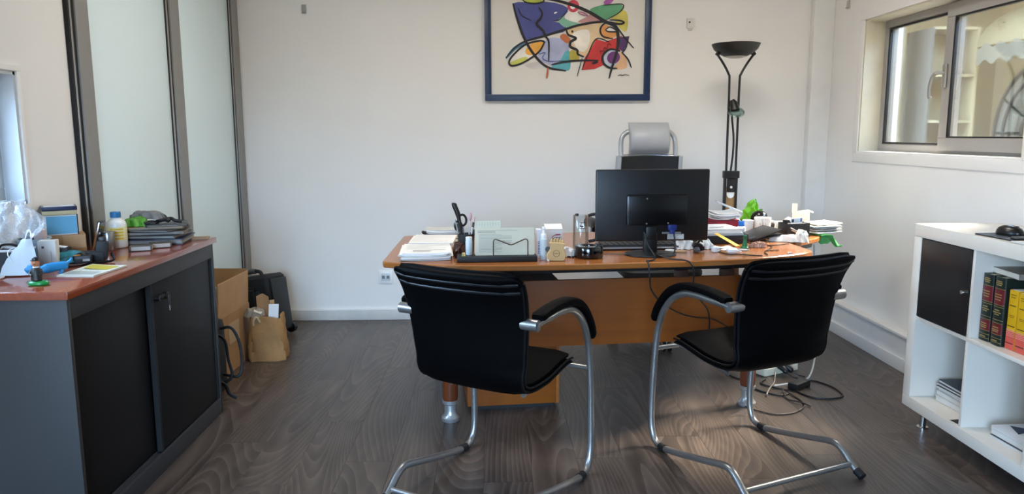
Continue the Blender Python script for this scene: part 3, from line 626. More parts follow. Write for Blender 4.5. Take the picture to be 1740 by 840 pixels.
# ------------------------------------------------------------------ cantilever visitor chairs
def visitor_chair():
    t = thing('visitor_chair', '', 'chair')
    prof = [(0.008, 0.452), (-0.012, 0.462), (-0.06, 0.463), (-0.13, 0.452), (-0.20, 0.440), (-0.27, 0.433), (-0.325, 0.437), (-0.368, 0.458), (-0.396, 0.50), (-0.408, 0.56), (-0.414, 0.63), (-0.424, 0.70), (-0.442, 0.765), (-0.466, 0.815), (-0.490, 0.848), (-0.508, 0.860)]
    pts = catmull([Vector((0, a, b)) for a, b in prof], 6); n = len(pts)
    def half_w(i):
        s = i / (n - 1); y, z = pts[i].y, pts[i].z
        return 0.226 if z < 0.44 and y > -0.2 else 0.212 + 0.040 * max(0.0, z - 0.44) / 0.41 if y < -0.34 else 0.226 - 0.014 * min(1.0, (-0.2 - y) / 0.14) if y < -0.2 else 0.226
    def ring(i, hw, th, off=0.0, curve=0.035):
        a, b = pts[max(0, i - 1)], pts[min(n - 1, i + 1)]; t_ = (b - a).normalized()
        nr = Vector((0, -t_.z, t_.y))     # points up on the seat, forward on the back
        nr = -Vector((1, 0, 0)).cross(t_) if False else Vector((0, t_.z, -t_.y))
        if i < n * 0.3: pass
        nr = nr if (nr.y > 0 or nr.z > 0) else -nr
        # seat upper side is +z, back upper side is +y
        f_ = min(1.0, max(0.0, (pts[i].z - 0.44) / 0.09)) if i > n * 0.4 else 0.0
        cv = Vector((0, curve * f_, 0.006 * (1 - f_)))
        out = []; m_ = 8
        for k in range(m_ + 1):
            u = -1 + 2 * k / m_; tk = th * (1 - 0.75 * abs(u) ** 8); out.append(pts[i] + Vector((u * hw, 0, 0)) + cv * (u * u) + nr * (off + tk / 2))
        for k in range(m_, -1, -1):
            u = -1 + 2 * k / m_; tk = th * (1 - 0.75 * abs(u) ** 8); out.append(pts[i] + Vector((u * hw, 0, 0)) + cv * (u * u) + nr * (off - tk / 2))
        return out, nr, cv
    ks = int(n * 0.42)
    arc_ = [0.0]
    for i in range(1, n): arc_.append(arc_[-1] + (pts[i] - pts[i - 1]).length)
    def shell(i0, i1, th, off, dw, e0, e1, r_=0.045):
        rs = []
        for i in range(i0, i1 + 1):
            d = 1e9
            if e0: d = min(d, arc_[i] - arc_[i0])
            if e1: d = min(d, arc_[i1] - arc_[i])
            g = 1.0 if d > th / 2 else max(0.25, math.sqrt(max(0.0, 1 - (1 - d / (th / 2)) ** 2)))
            sh = 0.0 if d > r_ else r_ - math.sqrt(max(0.0, r_ * r_ - (r_ - d) ** 2))
            rs.append(ring(i, half_w(i) - dw - sh * 0.75, th * g, off)[0])
        return MB().rings(rs, LEATHER)
    obj('seat', shell(0, ks, 0.030, -0.006, 0.0, True, False), t)
    obj('backrest', shell(ks, n - 1, 0.030, -0.006, 0.0, False, True), t)
    obj('seat_cushion', shell(1, ks + 5, 0.032, 0.016, 0.012, True, True), t)
    obj('back_cushion', shell(ks + 7, n - 5, 0.034, 0.014, 0.006, True, True), t)
    # welts: two along the side edges, two across the rear of the top roll
    for sgn in (-1, 1):
        path = []
        for i in range(6, n - 9, 2):
            _, nr, cv = ring(i, half_w(i), 0.03); path.append(pts[i] + Vector((sgn * (half_w(i) - 0.004), 0, 0)) + cv + nr * -0.008)
        obj('welt', MB().tube(path, 0.0048, PIPING, 6), t)
        path = []
        for i in range(6, n - 9, 2):
            _, nr, cv = ring(i, half_w(i), 0.03); path.append(pts[i] + Vector((sgn * (half_w(i) - 0.001), 0, 0)) + cv + nr * 0.008)
        obj('welt', MB().tube(path, 0.0042, PIPING, 6), t)
    for back, zz in ((8, 0.0), (13, 0.0)):
        i = n - 1 - back; path = []
        for k in range(15):
            u = -1 + 2 * k / 14; _, nr, cv = ring(i, half_w(i), 0.03); path.append(pts[i] + Vector((u * (half_w(i) - 0.010), 0, 0)) + cv * (u * u) + nr * (-0.0185 + 0.008 * abs(u) ** 8))
        obj('top_fold', MB().tube(path, 0.0065, P('#141518', 0.42, var=0.1, spec=0.3), 8), t)  # fold lines given a lighter colour to suggest their sheen
    side = [(-0.385, 0.690), (-0.34, 0.694), (-0.28, 0.695), (-0.20, 0.697), (-0.12, 0.688), (-0.05, 0.655), (0.005, 0.598), (0.036, 0.53), (0.054, 0.45), (0.066, 0.32), (0.074, 0.18), (0.070, 0.085), (0.045, 0.030), (0.0, 0.0165), (-0.05, 0.020), (-0.14, 0.038), (-0.28, 0.070), (-0.37, 0.092), (-0.415, 0.096), (-0.452, 0.078), (-0.49, 0.045), (-0.528, 0.017)]
    for sgn in (-1, 1):
        X_ = 0.266 * sgn
        fr_ = obj('side_frame', MB().tube([(X_, a, b) for a, b in side], 0.0135, TUBE, 14, smooth=4), t)
        obj('rubber_foot', MB().tube([(X_, -0.515, 0.026), (X_, -0.545, 0.012)], 0.0165, RUBBER, 12), fr_)
        obj('floor_glide', MB().tube([(X_, 0.005, 0.016), (X_, -0.03, 0.0175)], 0.0160, RUBBER, 12), fr_)
        obj('arm_joint', MB().tube([(X_ + 0.012 * sgn, -0.388, 0.690), (X_ - 0.048 * sgn, -0.388, 0.690)], 0.0195, TUBE, 18), fr_)
        pad = catmull([Vector((X_, a, b)) for a, b in ((-0.375, 0.712), (-0.30, 0.722), (-0.20, 0.726), (-0.11, 0.716), (-0.035, 0.680), (0.03, 0.608), (0.058, 0.545))], 5)
        rs = []
        for i, p in enumerate(pad):
            tg = (pad[min(i + 1, len(pad) - 1)] - pad[max(0, i - 1)]).normalized(); nr = Vector((0, -tg.z, tg.y))
            if nr.z < 0: nr = -nr
            sc_ = 0.75 if i in (0, len(pad) - 1) else 1.0
            rs.append([p + Vector((0.026 * sc_ * math.copysign(abs(math.cos(a)) ** 0.6, math.cos(a)), 0, 0)) + nr * (0.0150 * sc_ * math.copysign(abs(math.sin(a)) ** 0.6, math.sin(a))) for a in [2 * math.pi * j / 14 for j in range(14)]])
        obj('armrest_pad', MB().rings(rs, LEATHER), t)
    obj('rear_crossbar', MB().cyl((-0.262, -0.492, 0.043), (0.262, -0.492, 0.043), 0.0105, TUBE, 14), t)
    cb = MB(); cb.cyl((-0.262, 0.052, 0.425), (0.262, 0.052, 0.425), 0.0095, TUBE, 14)
    for sgn in (-1, 1): cb.tube([(0.15 * sgn, 0.052, 0.425), (0.15 * sgn, -0.02, 0.418), (0.15 * sgn, -0.26, 0.392)], 0.0085, TUBE, 10)
    obj('seat_support', cb, t)
    return t
ch = visitor_chair(); ch['label'] = 'black leather cantilever visitor chair on the left, in front of the drawer pedestal'; ch['group'] = 'visitor chairs before the desk'
ch.location = (0.107, 2.805, 0); ch.rotation_euler = (0, 0, math.atan2(-0.479, 0.878) - R(2.5))
c2 = copy_tree(ch); c2['label'] = 'black leather cantilever visitor chair on the right, before the tangle of floor cables'
c2.location = (0.937, 3.022, 0); c2.rotation_euler = (0, 0, math.atan2(0.389, 0.921))

# ------------------------------------------------------------------ executive chair behind the desk
ex = thing('executive_chair', 'silver-grey high-back swivel chair with headrest behind the desk', 'chair', (1.025, 4.635, 0), R(182))
# local: +y faces the sitter's front, back at -y
GREYP = P('#a9abae', 0.4, var=0.03); MESHB = P('#1a1b1d', 0.55, var=0.2, scale=300); SILV = P('#b9babb', 0.3, 0.6)
b_ = MB()
for k in range(5):
    a = R(72 * k + 20); ca, sa = math.cos(a), math.sin(a)
    b_.tube([(0.03 * ca, 0.03 * sa, 0.115), (0.16 * ca, 0.16 * sa, 0.105), (0.295 * ca, 0.295 * sa, 0.08)], [0.026, 0.022, 0.015], DGREY, 8)
obj('star_base', b_, ex)
for k in range(5):
    a = R(72 * k + 20); ca, sa = math.cos(a), math.sin(a)
    cx, cy = 0.295 * ca, 0.295 * sa; cw = MB()
    for s_ in (-1, 1):
        cw.tube([(cx - sa * 0.011 * s_, cy + ca * 0.011 * s_, 0.029), (cx - sa * 0.026 * s_, cy + ca * 0.026 * s_, 0.029)], 0.029, BLACK, 18)
        cw.tube([(cx - sa * 0.0255 * s_, cy + ca * 0.0255 * s_, 0.029), (cx - sa * 0.0275 * s_, cy + ca * 0.0275 * s_, 0.029)], 0.023, SILV, 18)
        cw.tube([(cx - sa * 0.027 * s_, cy + ca * 0.027 * s_, 0.029), (cx - sa * 0.029 * s_, cy + ca * 0.029 * s_, 0.029)], 0.017, BLACK, 18)
    cw.cyl((cx, cy, 0.04), (cx, cy, 0.085), 0.008, CHROME, 8)
    obj('caster', cw, ex)
obj('gas_lift', MB().lathe([(0.032, 0.10), (0.032, 0.25), (0.02, 0.252), (0.02, 0.40), (0.05, 0.405), (0.05, 0.43)], BLACK, 20), ex)
obj('seat', MB().prism(rpoly(0.50, 0.48, 0.09), 0.43, 0.495, BLACKM, bev=0.02), ex, (0, 0.02, 0))
def exback(u, v):
    x_ = (u - 0.5) * 2; z = 0.52 + 0.64 * v; return (x_ * (0.205 - 0.01 * v), -0.235 - 0.04 * math.sin(v * 3) + 0.05 * x_ * x_, z)
obj('backrest', MB().grid(exback, 12, 14, MESHB, 0.02), ex)
for s_ in (-1, 1):
    obj('back_side', MB().tube([(s_ * (0.205 - 0.01 * v), -0.19 - 0.04 * math.sin(v * 3), 0.52 + 0.64 * v) for v in [k / 10 for k in range(11)]], 0.024, GREYP, 10, smooth=2, flat=1.0), ex)
    obj('head_arm', MB().tube([(s_ * 0.175, -0.225, 1.10), (s_ * 0.18, -0.24, 1.20), (s_ * 0.172, -0.25, 1.28), (s_ * 0.135, -0.25, 1.315), (s_ * 0.10, -0.245, 1.31)], 0.016, SILV, 12, smooth=4), ex)
    ar = MB(); ar.tube([(s_ * 0.27, -0.16, 0.47), (s_ * 0.37, -0.10, 0.55), (s_ * 0.385, -0.08, 0.70)], 0.016, SILV, 10, smooth=4); sup = obj('arm_support', ar, ex)
    obj('arm_pad', MB().tube([(s_ * 0.40, -0.18, 0.735), (s_ * 0.40, -0.05, 0.752), (s_ * 0.395, 0.05, 0.742), (s_ * 0.39, 0.09, 0.722)], 0.031, BLACK, 10, smooth=4, flat=1.0), ex)
obj('top_rail', MB().tube([(-0.178, -0.236, 1.155), (0, -0.272, 1.168), (0.178, -0.236, 1.155)], 0.014, SILV, 10, smooth=5), ex)
rs = []
for k in range(15):
    z = 1.175 + 0.2 * k / 14; s = k / 14; th = 0.028 + 0.014 * math.sin(s * math.pi); g = 0.45 if k in (0, 14) else (0.8 if k in (1, 13) else 1)
    yc = -0.225 - 0.03 * s + 0.035 * math.sin(s * math.pi); rs.append([(0.132 * math.copysign(abs(math.cos(a)) ** 0.35, math.cos(a)), yc + th * g * math.copysign(abs(math.sin(a)) ** 0.6, math.sin(a)), z) for a in [2 * math.pi * j / 24 for j in range(24)]])
obj('headrest', MB().rings(rs, GREYP), ex)
obj('seat_mechanism', MB().box((0, 0, 0.418), (0.16, 0.22, 0.03), BLACK, bev=0.006), ex)

# ------------------------------------------------------------------ floor lamp
fl = thing('floor_lamp', 'black uplighter floor lamp with reading arm behind the desk', 'lamp', (1.517, 4.72, 0))
obj('base', MB().lathe([(0.14, 0), (0.145, 0.006), (0.14, 0.022), (0.03, 0.03), (0.02, 0.04)], BLACK, 36), fl)
for s_ in (-1, 1):
    obj('upright', MB().box((s_ * 0.036, 0, 0.535), (0.014, 0.03, 1.01), BLACK, bev=0.003), fl)
    obj('rod', MB().tube([(s_ * 0.030, 0, 1.02), (s_ * 0.031, 0, 1.30), (s_ * 0.032, 0, 1.62), (s_ * 0.040, 0, 1.672), (s_ * 0.075, 0, 1.735), (s_ * 0.112, 0, 1.787)], 0.0075, BLACK, 10, smooth=4), fl)
    obj('hinge', MB().box((s_ * 0.113, 0, 1.792), (0.024, 0.024, 0.020), BLACK, rot=(0, R(-40 * s_), 0), bev=0.004), fl)
obj('wood_panel', MB().box((0, 0, 0.50), (0.056, 0.014, 0.94), wood('mat_lamp_wood', '#7d5a34', '#a57e50', 0.4, 20, 1.2, rings=0.4, axis='Z', contrast=0.4), bev=0.002), fl)
obj('bracket', MB().box((0, -0.004, 1.045), (0.098, 0.046, 0.046), BLACK, bev=0.004), fl)
ct = MB(); ct.box((0, -0.010, 0.978), (0.05, 0.014, 0.09), BLACK, bev=0.003); ct.cyl((0, -0.016, 0.965), (0, -0.022, 0.965), 0.0075, P('#d9d9d6', 0.4), 12); obj('control', ct, fl)
obj('badge', MB().prism([(0.024 * math.cos(R(a)), 0.032 * math.sin(R(a))) for a in range(180, 361, 12)] + [(0.024, 0.02), (-0.024, 0.02)], 0, 0.004, P('#e9e8e4', 0.4)), fl, (0, -0.0075, 0.925), (R(90), 0, 0))
bowl = [(0.045, 1.772), (0.07, 1.778), (0.105, 1.796), (0.132, 1.820), (0.145, 1.846), (0.147, 1.853), (0.141, 1.852), (0.126, 1.824), (0.10, 1.803), (0.065, 1.786), (0.03, 1.781)]
obj('bowl', MB().lathe(bowl, P('#1b1a19', 0.45), 40), fl)
obj('diffuser', MB().lathe([(0.001, 1.766), (0.04, 1.767), (0.062, 1.7735), (0.066, 1.7785), (0.05, 1.781), (0.001, 1.780)], P('#b9b4aa', 0.35), 32), fl)
obj('reading_arm', MB().tube([(-0.006, -0.012, 1.06), (0.004, -0.014, 1.18), (0.003, -0.016, 1.28), (-0.012, -0.018, 1.40), (-0.014, -0.02, 1.47)], 0.0065, BLACK, 10, smooth=5), fl)
Mh = Euler((R(38), 0, R(-6))).to_matrix()
hd_ = obj('reading_head', MB().tube([(-0.015, -0.015, 1.508), (-0.008, -0.022, 1.49), (0.0, -0.036, 1.445)], [0.016, 0.024, 0.030], BLACK, 18), fl)
ring = MB(); ring.tube([Mh @ Vector((0.048 * math.cos(2 * math.pi * k / 30), 0.048 * math.sin(2 * math.pi * k / 30), 0)) + Vector((0.003, -0.045, 1.435)) for k in range(30)], 0.0055, TEAL_G, 8, closed=True)
ring.lathe([(0.030, -0.003), (0.046, -0.003), (0.046, 0.003), (0.030, 0.003)], TEAL_G, 30, c=(0.003, -0.045, 1.435), M=Mh); obj('glass_ring', ring, hd_)
obj('reflector', MB().lathe([(0.0, 0.0), (0.028, 0.001), (0.030, -0.006)], P('#c9ccc8', 0.2, 0.4), 24, c=(0.002, -0.042, 1.437), M=Mh), hd_)

# ================================================================== things on the desk (top at 0.75)
ZD = 0.7505
def sheet_stack(name, label, cat, loc, rz, w_, d_, n, t, mats, seed=1, spread=0.012, tw=0.06, part='sheet', curl=0.0, group='loose paper stacks'):
    rn = random.Random(seed); t_ = thing(name, label, cat, loc, rz, group); z = 0.0
    for k in range(n):
        m = mats[k % len(mats)]; tk = t * (0.7 + 0.6 * rn.random()); ox, oy, r_ = rn.uniform(-spread, spread), rn.uniform(-spread, spread), rn.uniform(-tw, tw)
        mb = MB()
        if curl:
            cf = curl * rn.uniform(0.4, 1.0)
            mb.grid(lambda u, v: ((u - .5) * w_, (v - .5) * d_, tk + cf * (abs(u - .5) * 2) ** 3), 8, 3, m, tk)
        else: mb.box((0, 0, tk / 2), (w_, d_, tk), m)
        obj(part, mb, t_, (ox, oy, z + 0.0002), r_); z += tk + 0.0003
    return t_, z
def lines(mb, x0, x1, z0, z1, n, y, rn, m=INK, th=0.0014, plane='XZ'):
    for k in range(n):
        zz = z1 - (z1 - z0) * k / max(1, n - 1); xe = x1 - (x1 - x0) * rn.choice((0.0, 0.0, 0.05, 0.3, 0.45))
        if plane == 'XZ': mb.quad((x0, y, zz), (xe, y, zz), (xe, y, zz + th), (x0, y, zz + th), m)
        else: mb.quad((x0, zz, y), (xe, zz, y), (xe, zz + th, y), (x0, zz + th, y), m)
rn = random.Random(3)
t_, z = sheet_stack('paper_stack', 'loose stack of white documents at the front left corner of the desk', 'papers', (-0.305, 3.385, ZD), R(4), 0.215, 0.285, 7, 0.0052, [PAPER, PAPERG, PAPER], 11, 0.010, 0.05, curl=0.004)
pr = MB(); lines(pr, -0.06, 0.085, -0.10, -0.055, 3, 0.0, rn, P('#6e6c6a', 0.7), 0.005, 'XY'); lines(pr, -0.09, 0.09, -0.02, 0.1, 9, 0.0, rn, INK, 0.0015, 'XY')
obj('print', pr, t_, (0, 0, z + 0.0018))
t_, z = sheet_stack('paper_stack', 'flatter stack of white documents behind the front left stack', 'papers', (-0.305, 3.735, ZD), R(-3), 0.215, 0.30, 5, 0.0072, [PAPER, PAPER, PAPERC], 12, 0.012, 0.07)
pr = MB(); lines(pr, -0.09, 0.09, -0.12, 0.1, 12, 0.0, rn, P('#9a9a9a', 0.7), 0.0015, 'XY'); obj('print', pr, t_, (0, 0, z + 0.0008))
nb = thing('notebook', 'dark navy notebook under folded papers at the rear left of the desk', 'notebook', (-0.275, 4.02, ZD), R(4))
obj('cover', MB().box((0, 0, 0.012), (0.20, 0.16, 0.024), P('#20243a', 0.5), bev=0.003), nb); obj('page_block', MB().box((0.003, 0, 0.012), (0.198, 0.165, 0.017), PAPER), nb)
ck = MB(); ck.tube([(-0.10, -0.02, 0.024), (-0.105, -0.03, 0.034), (-0.095, -0.06, 0.036), (-0.09, -0.07, 0.025)], 0.006, BLACK, 8, smooth=4); obj('clasp', ck, nb)
t_, z = sheet_stack('paper_stack', 'few folded papers lying on the dark navy notebook', 'papers', (-0.265, 4.01, ZD + 0.0245), R(6), 0.18, 0.13, 4, 0.006, [PAPER, PAPERG], 13, 0.008, 0.05, curl=0.006)
wl = thing('leather_pouch', 'crumpled dark brown leather pouch between the papers and the pen cup', 'pouch', (-0.153, 3.375, ZD), R(8))
def crum(w_, d_, h_, amp, seed, nu=14, nv=14, pw=0.5):
    r_ = random.Random(seed); ph = [(r_.uniform(15, 70), r_.uniform(15, 70), r_.uniform(0, 6)) for _ in range(5)]
    def fn(u, v):
        x_, y_ = (u - .5) * w_, (v - .5) * d_; e = max(0, (1 - (2 * u - 1) ** 4) * (1 - (2 * v - 1) ** 4)) ** pw
        z_ = h_ * e + sum(amp * abs(math.sin(a * x_ / max(w_, .05) * .12 + b * y_ / max(d_, .05) * .12 + c)) for a, b, c in ph) * e / 2
        return (x_ + amp * math.sin(v * 19 + seed) * .6, y_ + amp * math.sin(u * 17 + seed) * .6, max(z_, 0.0) + 0.0015)
    return fn
BRL = P('#3d211b', 0.45, var=0.2)
obj('body', MB().grid(crum(0.045, 0.13, 0.038, 0.012, 4), 12, 14, BRL, 0.0015), wl); obj('tag', MB().box((0.02, -0.09, 0.003), (0.028, 0.05, 0.004), P('#cfc2b8', 0.5)), wl)
# pen cup and what stands in it
CUP = (-0.128, 3.50)
pc = thing('pen_cup', 'black cylindrical pen cup between the papers and the letter holder', 'pen cup', (*CUP, ZD))
obj('wall', MB().lathe([(0.037, 0.0), (0.038, 0.004), (0.040, 0.086), (0.038, 0.087), (0.035, 0.006), (0.001, 0.005)], P('#151517', 0.45), 28, cap=True), pc)
obj('chrome_dot', MB().lathe([(0.003, 0), (0.003, 0.002)], CHROME, 8, c=(0, 0, 0), M=Euler((R(90), 0, 0)).to_matrix()), pc, (0.002, -0.0395, 0.055))  # small chrome dot on the front of the cup
def in_cup(name, label, cat, dx, dy, tx, ty, parts):
    t_ = thing(name, label, cat, (CUP[0] + dx, CUP[1] + dy, ZD + 0.008), (R(ty), R(tx), 0), 'pens and tools in the pen cup')
    for n_, mb_ in parts: obj(n_, mb_, t_)
    return t_
def rodm(z0, z1, r_, m, seg=10): return MB().cyl((0, 0, z0), (0, 0, z1), r_, m, seg)
sc_ = MB(); sc_.tube([(0, 0, 0.10), (-0.003, 0, 0.17), (-0.014, 0, 0.215), (-0.012, 0, 0.228)], [0.009, 0.012, 0.012, 0.006], BLACK, 10, smooth=4)
in_cup('knife', 'tall black handled letter knife in the pen cup, highest of its contents', 'knife', -0.012, 0, -7, 0, [('handle', sc_), ('blade', MB().box((0, 0, 0.055), (0.012, 0.002, 0.10), CHROME))])
lp = MB(); lp.tube([(0.018 * math.cos(2 * math.pi * k / 18), 0, 0.142 + 0.026 * math.sin(2 * math.pi * k / 18)) for k in range(18)], 0.0055, BLACK, 8, closed=True)
l2 = MB(); l2.tube([(-0.022 + 0.016 * math.cos(2 * math.pi * k / 18), 0.004, 0.115 + 0.022 * math.sin(2 * math.pi * k / 18)) for k in range(18)], 0.0055, BLACK, 8, closed=True)
in_cup('scissors', 'black handled scissors standing in the pen cup', 'scissors', -0.006, 0.012, -4, 0, [('handle', lp), ('handle', l2), ('blade', MB().box((0, 0, 0.06), (0.010, 0.004, 0.105), CHROME))])
in_cup('pen', 'grey metal pen leaning left in the pen cup', 'pen', -0.018, -0.006, -12, 0, [('barrel', rodm(0, 0.135, 0.0045, P('#9c9da0', 0.3, 0.8))), ('tip', MB().cyl((0, 0, 0.135), (0, 0, 0.15), 0.0045, P('#6c6d70', 0.3, .8), 10, 0.001))])
in_cup('pen', 'thick black marker pen leaning in the front of the pen cup', 'pen', 0.0, -0.016, -14, 3, [('barrel', rodm(0, 0.13, 0.007, BLACK)), ('cap', rodm(0.09, 0.135, 0.0078, BLACK))])
in_cup('toothbrush', 'white brush with a pink oval head standing in the pen cup', 'brush', 0.010, 0.010, 4, 0, [('handle', rodm(0, 0.14, 0.003, P('#e6e2e2', 0.4))), ('head', MB().lathe([(0.001, 0.135), (0.007, 0.145), (0.009, 0.16), (0.006, 0.176), (0.001, 0.18)], P('#c9a3ab', 0.5), 12))])
in_cup('pen', 'dark pen with a pinkish end leaning right in the pen cup', 'pen', 0.016, 0.0, 9, 0, [('barrel', rodm(0, 0.135, 0.005, P('#2b2022', 0.4))), ('cap', rodm(0.135, 0.16, 0.0052, P('#d3b4b0', 0.4)))])
in_cup('pen', 'short white pen at the right of the pen cup', 'pen', 0.020, -0.010, 6, 0, [('barrel', rodm(0, 0.11, 0.0045, P('#e7e5e1', 0.4))), ('clip', MB().box((0, -0.005, 0.09), (0.003, 0.002, 0.035), CHROME))])
in_cup('pencil', 'orange-brown pencil at the right rear of the pen cup', 'pencil', 0.022, 0.012, 5, -3, [('barrel', rodm(0, 0.115, 0.0038, P('#a2653c', 0.5), 6)), ('tip', MB().cyl((0, 0, 0.115), (0, 0, 0.13), 0.0038, P('#d8b58c', 0.6), 6, 0.0008))])
in_cup('highlighter', 'short dark green marker in the pen cup behind the white bottle', 'marker', 0.026, -0.004, 8, 3, [('barrel', rodm(0, 0.085, 0.006, P('#123a2c', 0.4))), ('cap', rodm(0.07, 0.10, 0.0068, BLACK))])
# letter holder
LH = thing('letter_holder', 'black based letter holder with an M-shaped bronze wire', 'letter holder', (0.016, 3.245, ZD), R(3))
obj('base', MB().box((0, 0, 0.013), (0.35, 0.10, 0.024), P('#141312', 0.5), bev=0.003), LH)
WIR = P('#5d4a3c', 0.35, 0.7)
obj('wire', MB().tube([(-0.016, -0.03, 0.02), (-0.016, -0.03, 0.088), (-0.012, -0.03, 0.097), (-0.004, -0.03, 0.098), (0.055, -0.03, 0.074), (0.062, -0.03, 0.073), (0.070, -0.03, 0.075), (0.122, -0.03, 0.098), (0.13, -0.03, 0.097), (0.135, -0.03, 0.088), (0.135, -0.03, 0.02)], 0.0024, WIR, 8), LH)
obj('wire', MB().tube([(-0.016, 0.04, 0.02), (-0.016, 0.04, 0.098), (0.059, 0.04, 0.073), (0.135, 0.04, 0.098), (0.135, 0.04, 0.02)], 0.0024, WIR, 8), LH)
sh = thing('letter', 'typed cream letter sheets standing in the wire letter holder', 'letter', (0.052, 3.243, ZD + 0.0255), R(3))
for k, (dx, dz) in enumerate(((0, 0), (0.003, 0.002), (-0.003, 0.001))): obj('sheet', MB().box((dx, 0.006 * k - 0.010, 0.059 + dz), (0.258, 0.0012, 0.118), PAPERC), sh)
pr = MB(); pr.quad((-0.12, -0.0112, 0.102), (-0.04, -0.0112, 0.102), (-0.04, -0.0112, 0.1045), (-0.12, -0.0112, 0.1045), P('#4f4e4c', 0.7))
lines(pr, -0.115, 0.03, 0.015, 0.094, 17, -0.0112, rn, P('#8b8983', 0.7), 0.0012); lines(pr, -0.12, 0.055, 0.109, 0.109, 1, -0.0112, rn, P('#8b8983', 0.7), 0.0012); obj('print', pr, sh)
cd = thing('index_card', 'taller cream card standing behind the typed letter in the letter holder', 'card', (-0.022, 3.268, ZD + 0.0255), R(3))
obj('sheet', MB().box((0, 0, 0.074), (0.112, 0.002, 0.148), P('#d9d4bd', 0.7)), cd)
pr = MB(); [pr.quad((x_, -0.0012, 0.126), (x_ + .0012, -0.0012, 0.126), (x_ + .0012, -0.0012, 0.142), (x_, -0.0012, 0.142), P('#a9a48f', 0.7)) for x_ in [-0.05 + 0.012 * k for k in range(9)]]; obj('print', pr, cd)
bt = thing('small_bottle', 'small translucent white bottle at the left end of the letter holder', 'bottle', (-0.106, 3.25, ZD + 0.0255), 0)
obj('body', MB().lathe([(0.0135, 0), (0.015, 0.003), (0.015, 0.062), (0.0125, 0.066)], P('#cfd6d6', 0.3), 18), bt); obj('cap', MB().lathe([(0.0145, 0.066), (0.0145, 0.079), (0.012, 0.080)], WHITE, 18), bt)
tc_ = thing('tack_pile', 'tiny pale yellow crumb at the front edge of the letter holder', 'scrap', (-0.128, 3.205, ZD + 0.0255)); obj('piece', MB().grid(crum(0.016, 0.012, 0.009, 0.004, 9), 6, 6, P('#d9c48a', 0.6), 0.001), tc_)
bp = thing('blister_box', 'white thin medicine box with violet print right of the typed letter', 'box', (0.206, 3.33, ZD), R(8))
obj('carton', MB().box((0, 0, 0.064), (0.022, 0.05, 0.128), P('#e1e3ea', 0.5), bev=0.001), bp)
pr = MB(); lines(pr, -0.008, 0.008, 0.02, 0.07, 8, -0.0252, rn, P('#3d4b8c', 0.6), 0.004); obj('print', pr, bp)
pb = thing('pump_bottle', 'small clear bottle with a white pump top beside the letter holder', 'bottle', (0.2245, 3.262, ZD))
obj('body', MB().lathe([(0.0165, 0), (0.018, 0.003), (0.018, 0.092), (0.013, 0.098)], P('#cdd4d3', 0.25), 20), pb)
pmb = MB().lathe([(0.0145, 0.098), (0.0135, 0.112), (0.008, 0.118), (0.006, 0.134), (0.008, 0.137), (0.006, 0.146), (0.001, 0.147)], WHITE, 18); pmb.tube([(0, 0, 0.140), (-0.004, -0.012, 0.139)], 0.003, WHITE, 8); obj('pump', pmb, pb)
tb = thing('remedy_box', 'white carton printed XTE with a red swoosh behind the pump bottle', 'box', (0.285, 3.52, ZD), R(6))
obj('carton', MB().box((0, 0, 0.052), (0.085, 0.06, 0.104), P('#dcd8d3', 0.5), bev=0.001), tb)
obj('flap', MB().grid(lambda u, v: ((u - .5) * 0.084, -0.03 + 0.06 * v, 0.106 + 0.022 * math.sin(v * 2.6)), 4, 8, P('#e5e2dc', 0.5), 0.001), tb)
def lettering(parent, text, size, loc, rot, m, name='lettering'):
    cv = bpy.data.curves.new(name, 'FONT'); cv.body = text; cv.size = size; cv.extrude = 0.0002; cv.align_x = 'CENTER'; cv.align_y = 'CENTER'
    to = bpy.data.objects.new(name + '_tmp', cv); COL.objects.link(to); bpy.context.view_layer.update()
    me = bpy.data.meshes.new_from_object(to.evaluated_get(bpy.context.evaluated_depsgraph_get())); bpy.data.objects.remove(to)
    me.materials.clear(); me.materials.append(m); o = bpy.data.objects.new(name, me); COL.objects.link(o); o.parent = parent; o.location = loc; o.rotation_euler = rot; return o
lettering(tb, 'XTE', 0.026, (0.012, -0.0304, 0.058), (R(90), 0, 0), P('#23232c', 0.5))
sw = MB(); sw.tube([(-0.008, -0.0305, 0.070), (0.01, -0.0305, 0.079), (0.034, -0.0305, 0.080)], [0.0018, 0.003, 0.001], P('#9c2f4c', 0.5), 6, smooth=4, flat=0.1); obj('swoosh', sw, tb)
ft = thing('foot_ornament', 'beige wooden foot-shaped ornament standing by the pump bottle', 'ornament', (0.276, 3.225, ZD))
WB = P('#c9a36c', 0.6, var=0.06)
fp = [(-0.030, 0), (0.030, 0), (0.041, 0.012), (0.043, 0.030), (0.036, 0.050), (0.034, 0.066), (0.037, 0.078), (-0.026, 0.083), (-0.024, 0.066), (-0.027, 0.050), (-0.038, 0.032), (-0.041, 0.014)]
q = catmull([Vector((a, b, 0)) for a, b in fp], 4, True); obj('body', MB().prism([(p.x, max(p.y, 0)) for p in q], -0.012, 0.012, WB, bev=0.003), ft, (0, 0, 0), (R(90), 0, 0))
for k, (tx, tz) in enumerate(((-0.018, 0.088), (-0.006, 0.090), (0.007, 0.089), (0.019, 0.087), (0.030, 0.083))): obj('toe', MB().lathe([(0.001, -0.009), (0.006, -0.006), (0.0065, 0.002), (0.004, 0.008), (0.0005, 0.0095)], WB, 10, c=(tx, 0, tz)), ft)
cr = MB(); cr.tube([(0.014 * math.cos(2 * math.pi * k / 20) + 0.001, -0.0125, 0.034 + 0.014 * math.sin(2 * math.pi * k / 20)) for k in range(20)], 0.0009, P('#7a5a36', 0.6), 6, closed=True); cr.box((0.001, -0.0125, 0.034), (0.02, 0.001, 0.0022), P('#7a5a36', 0.6)); obj('stamp', cr, ft)
kf = thing('key_fob', 'round black fob with a white strap left of the foot ornament', 'fob', (0.2385, 3.215, ZD))
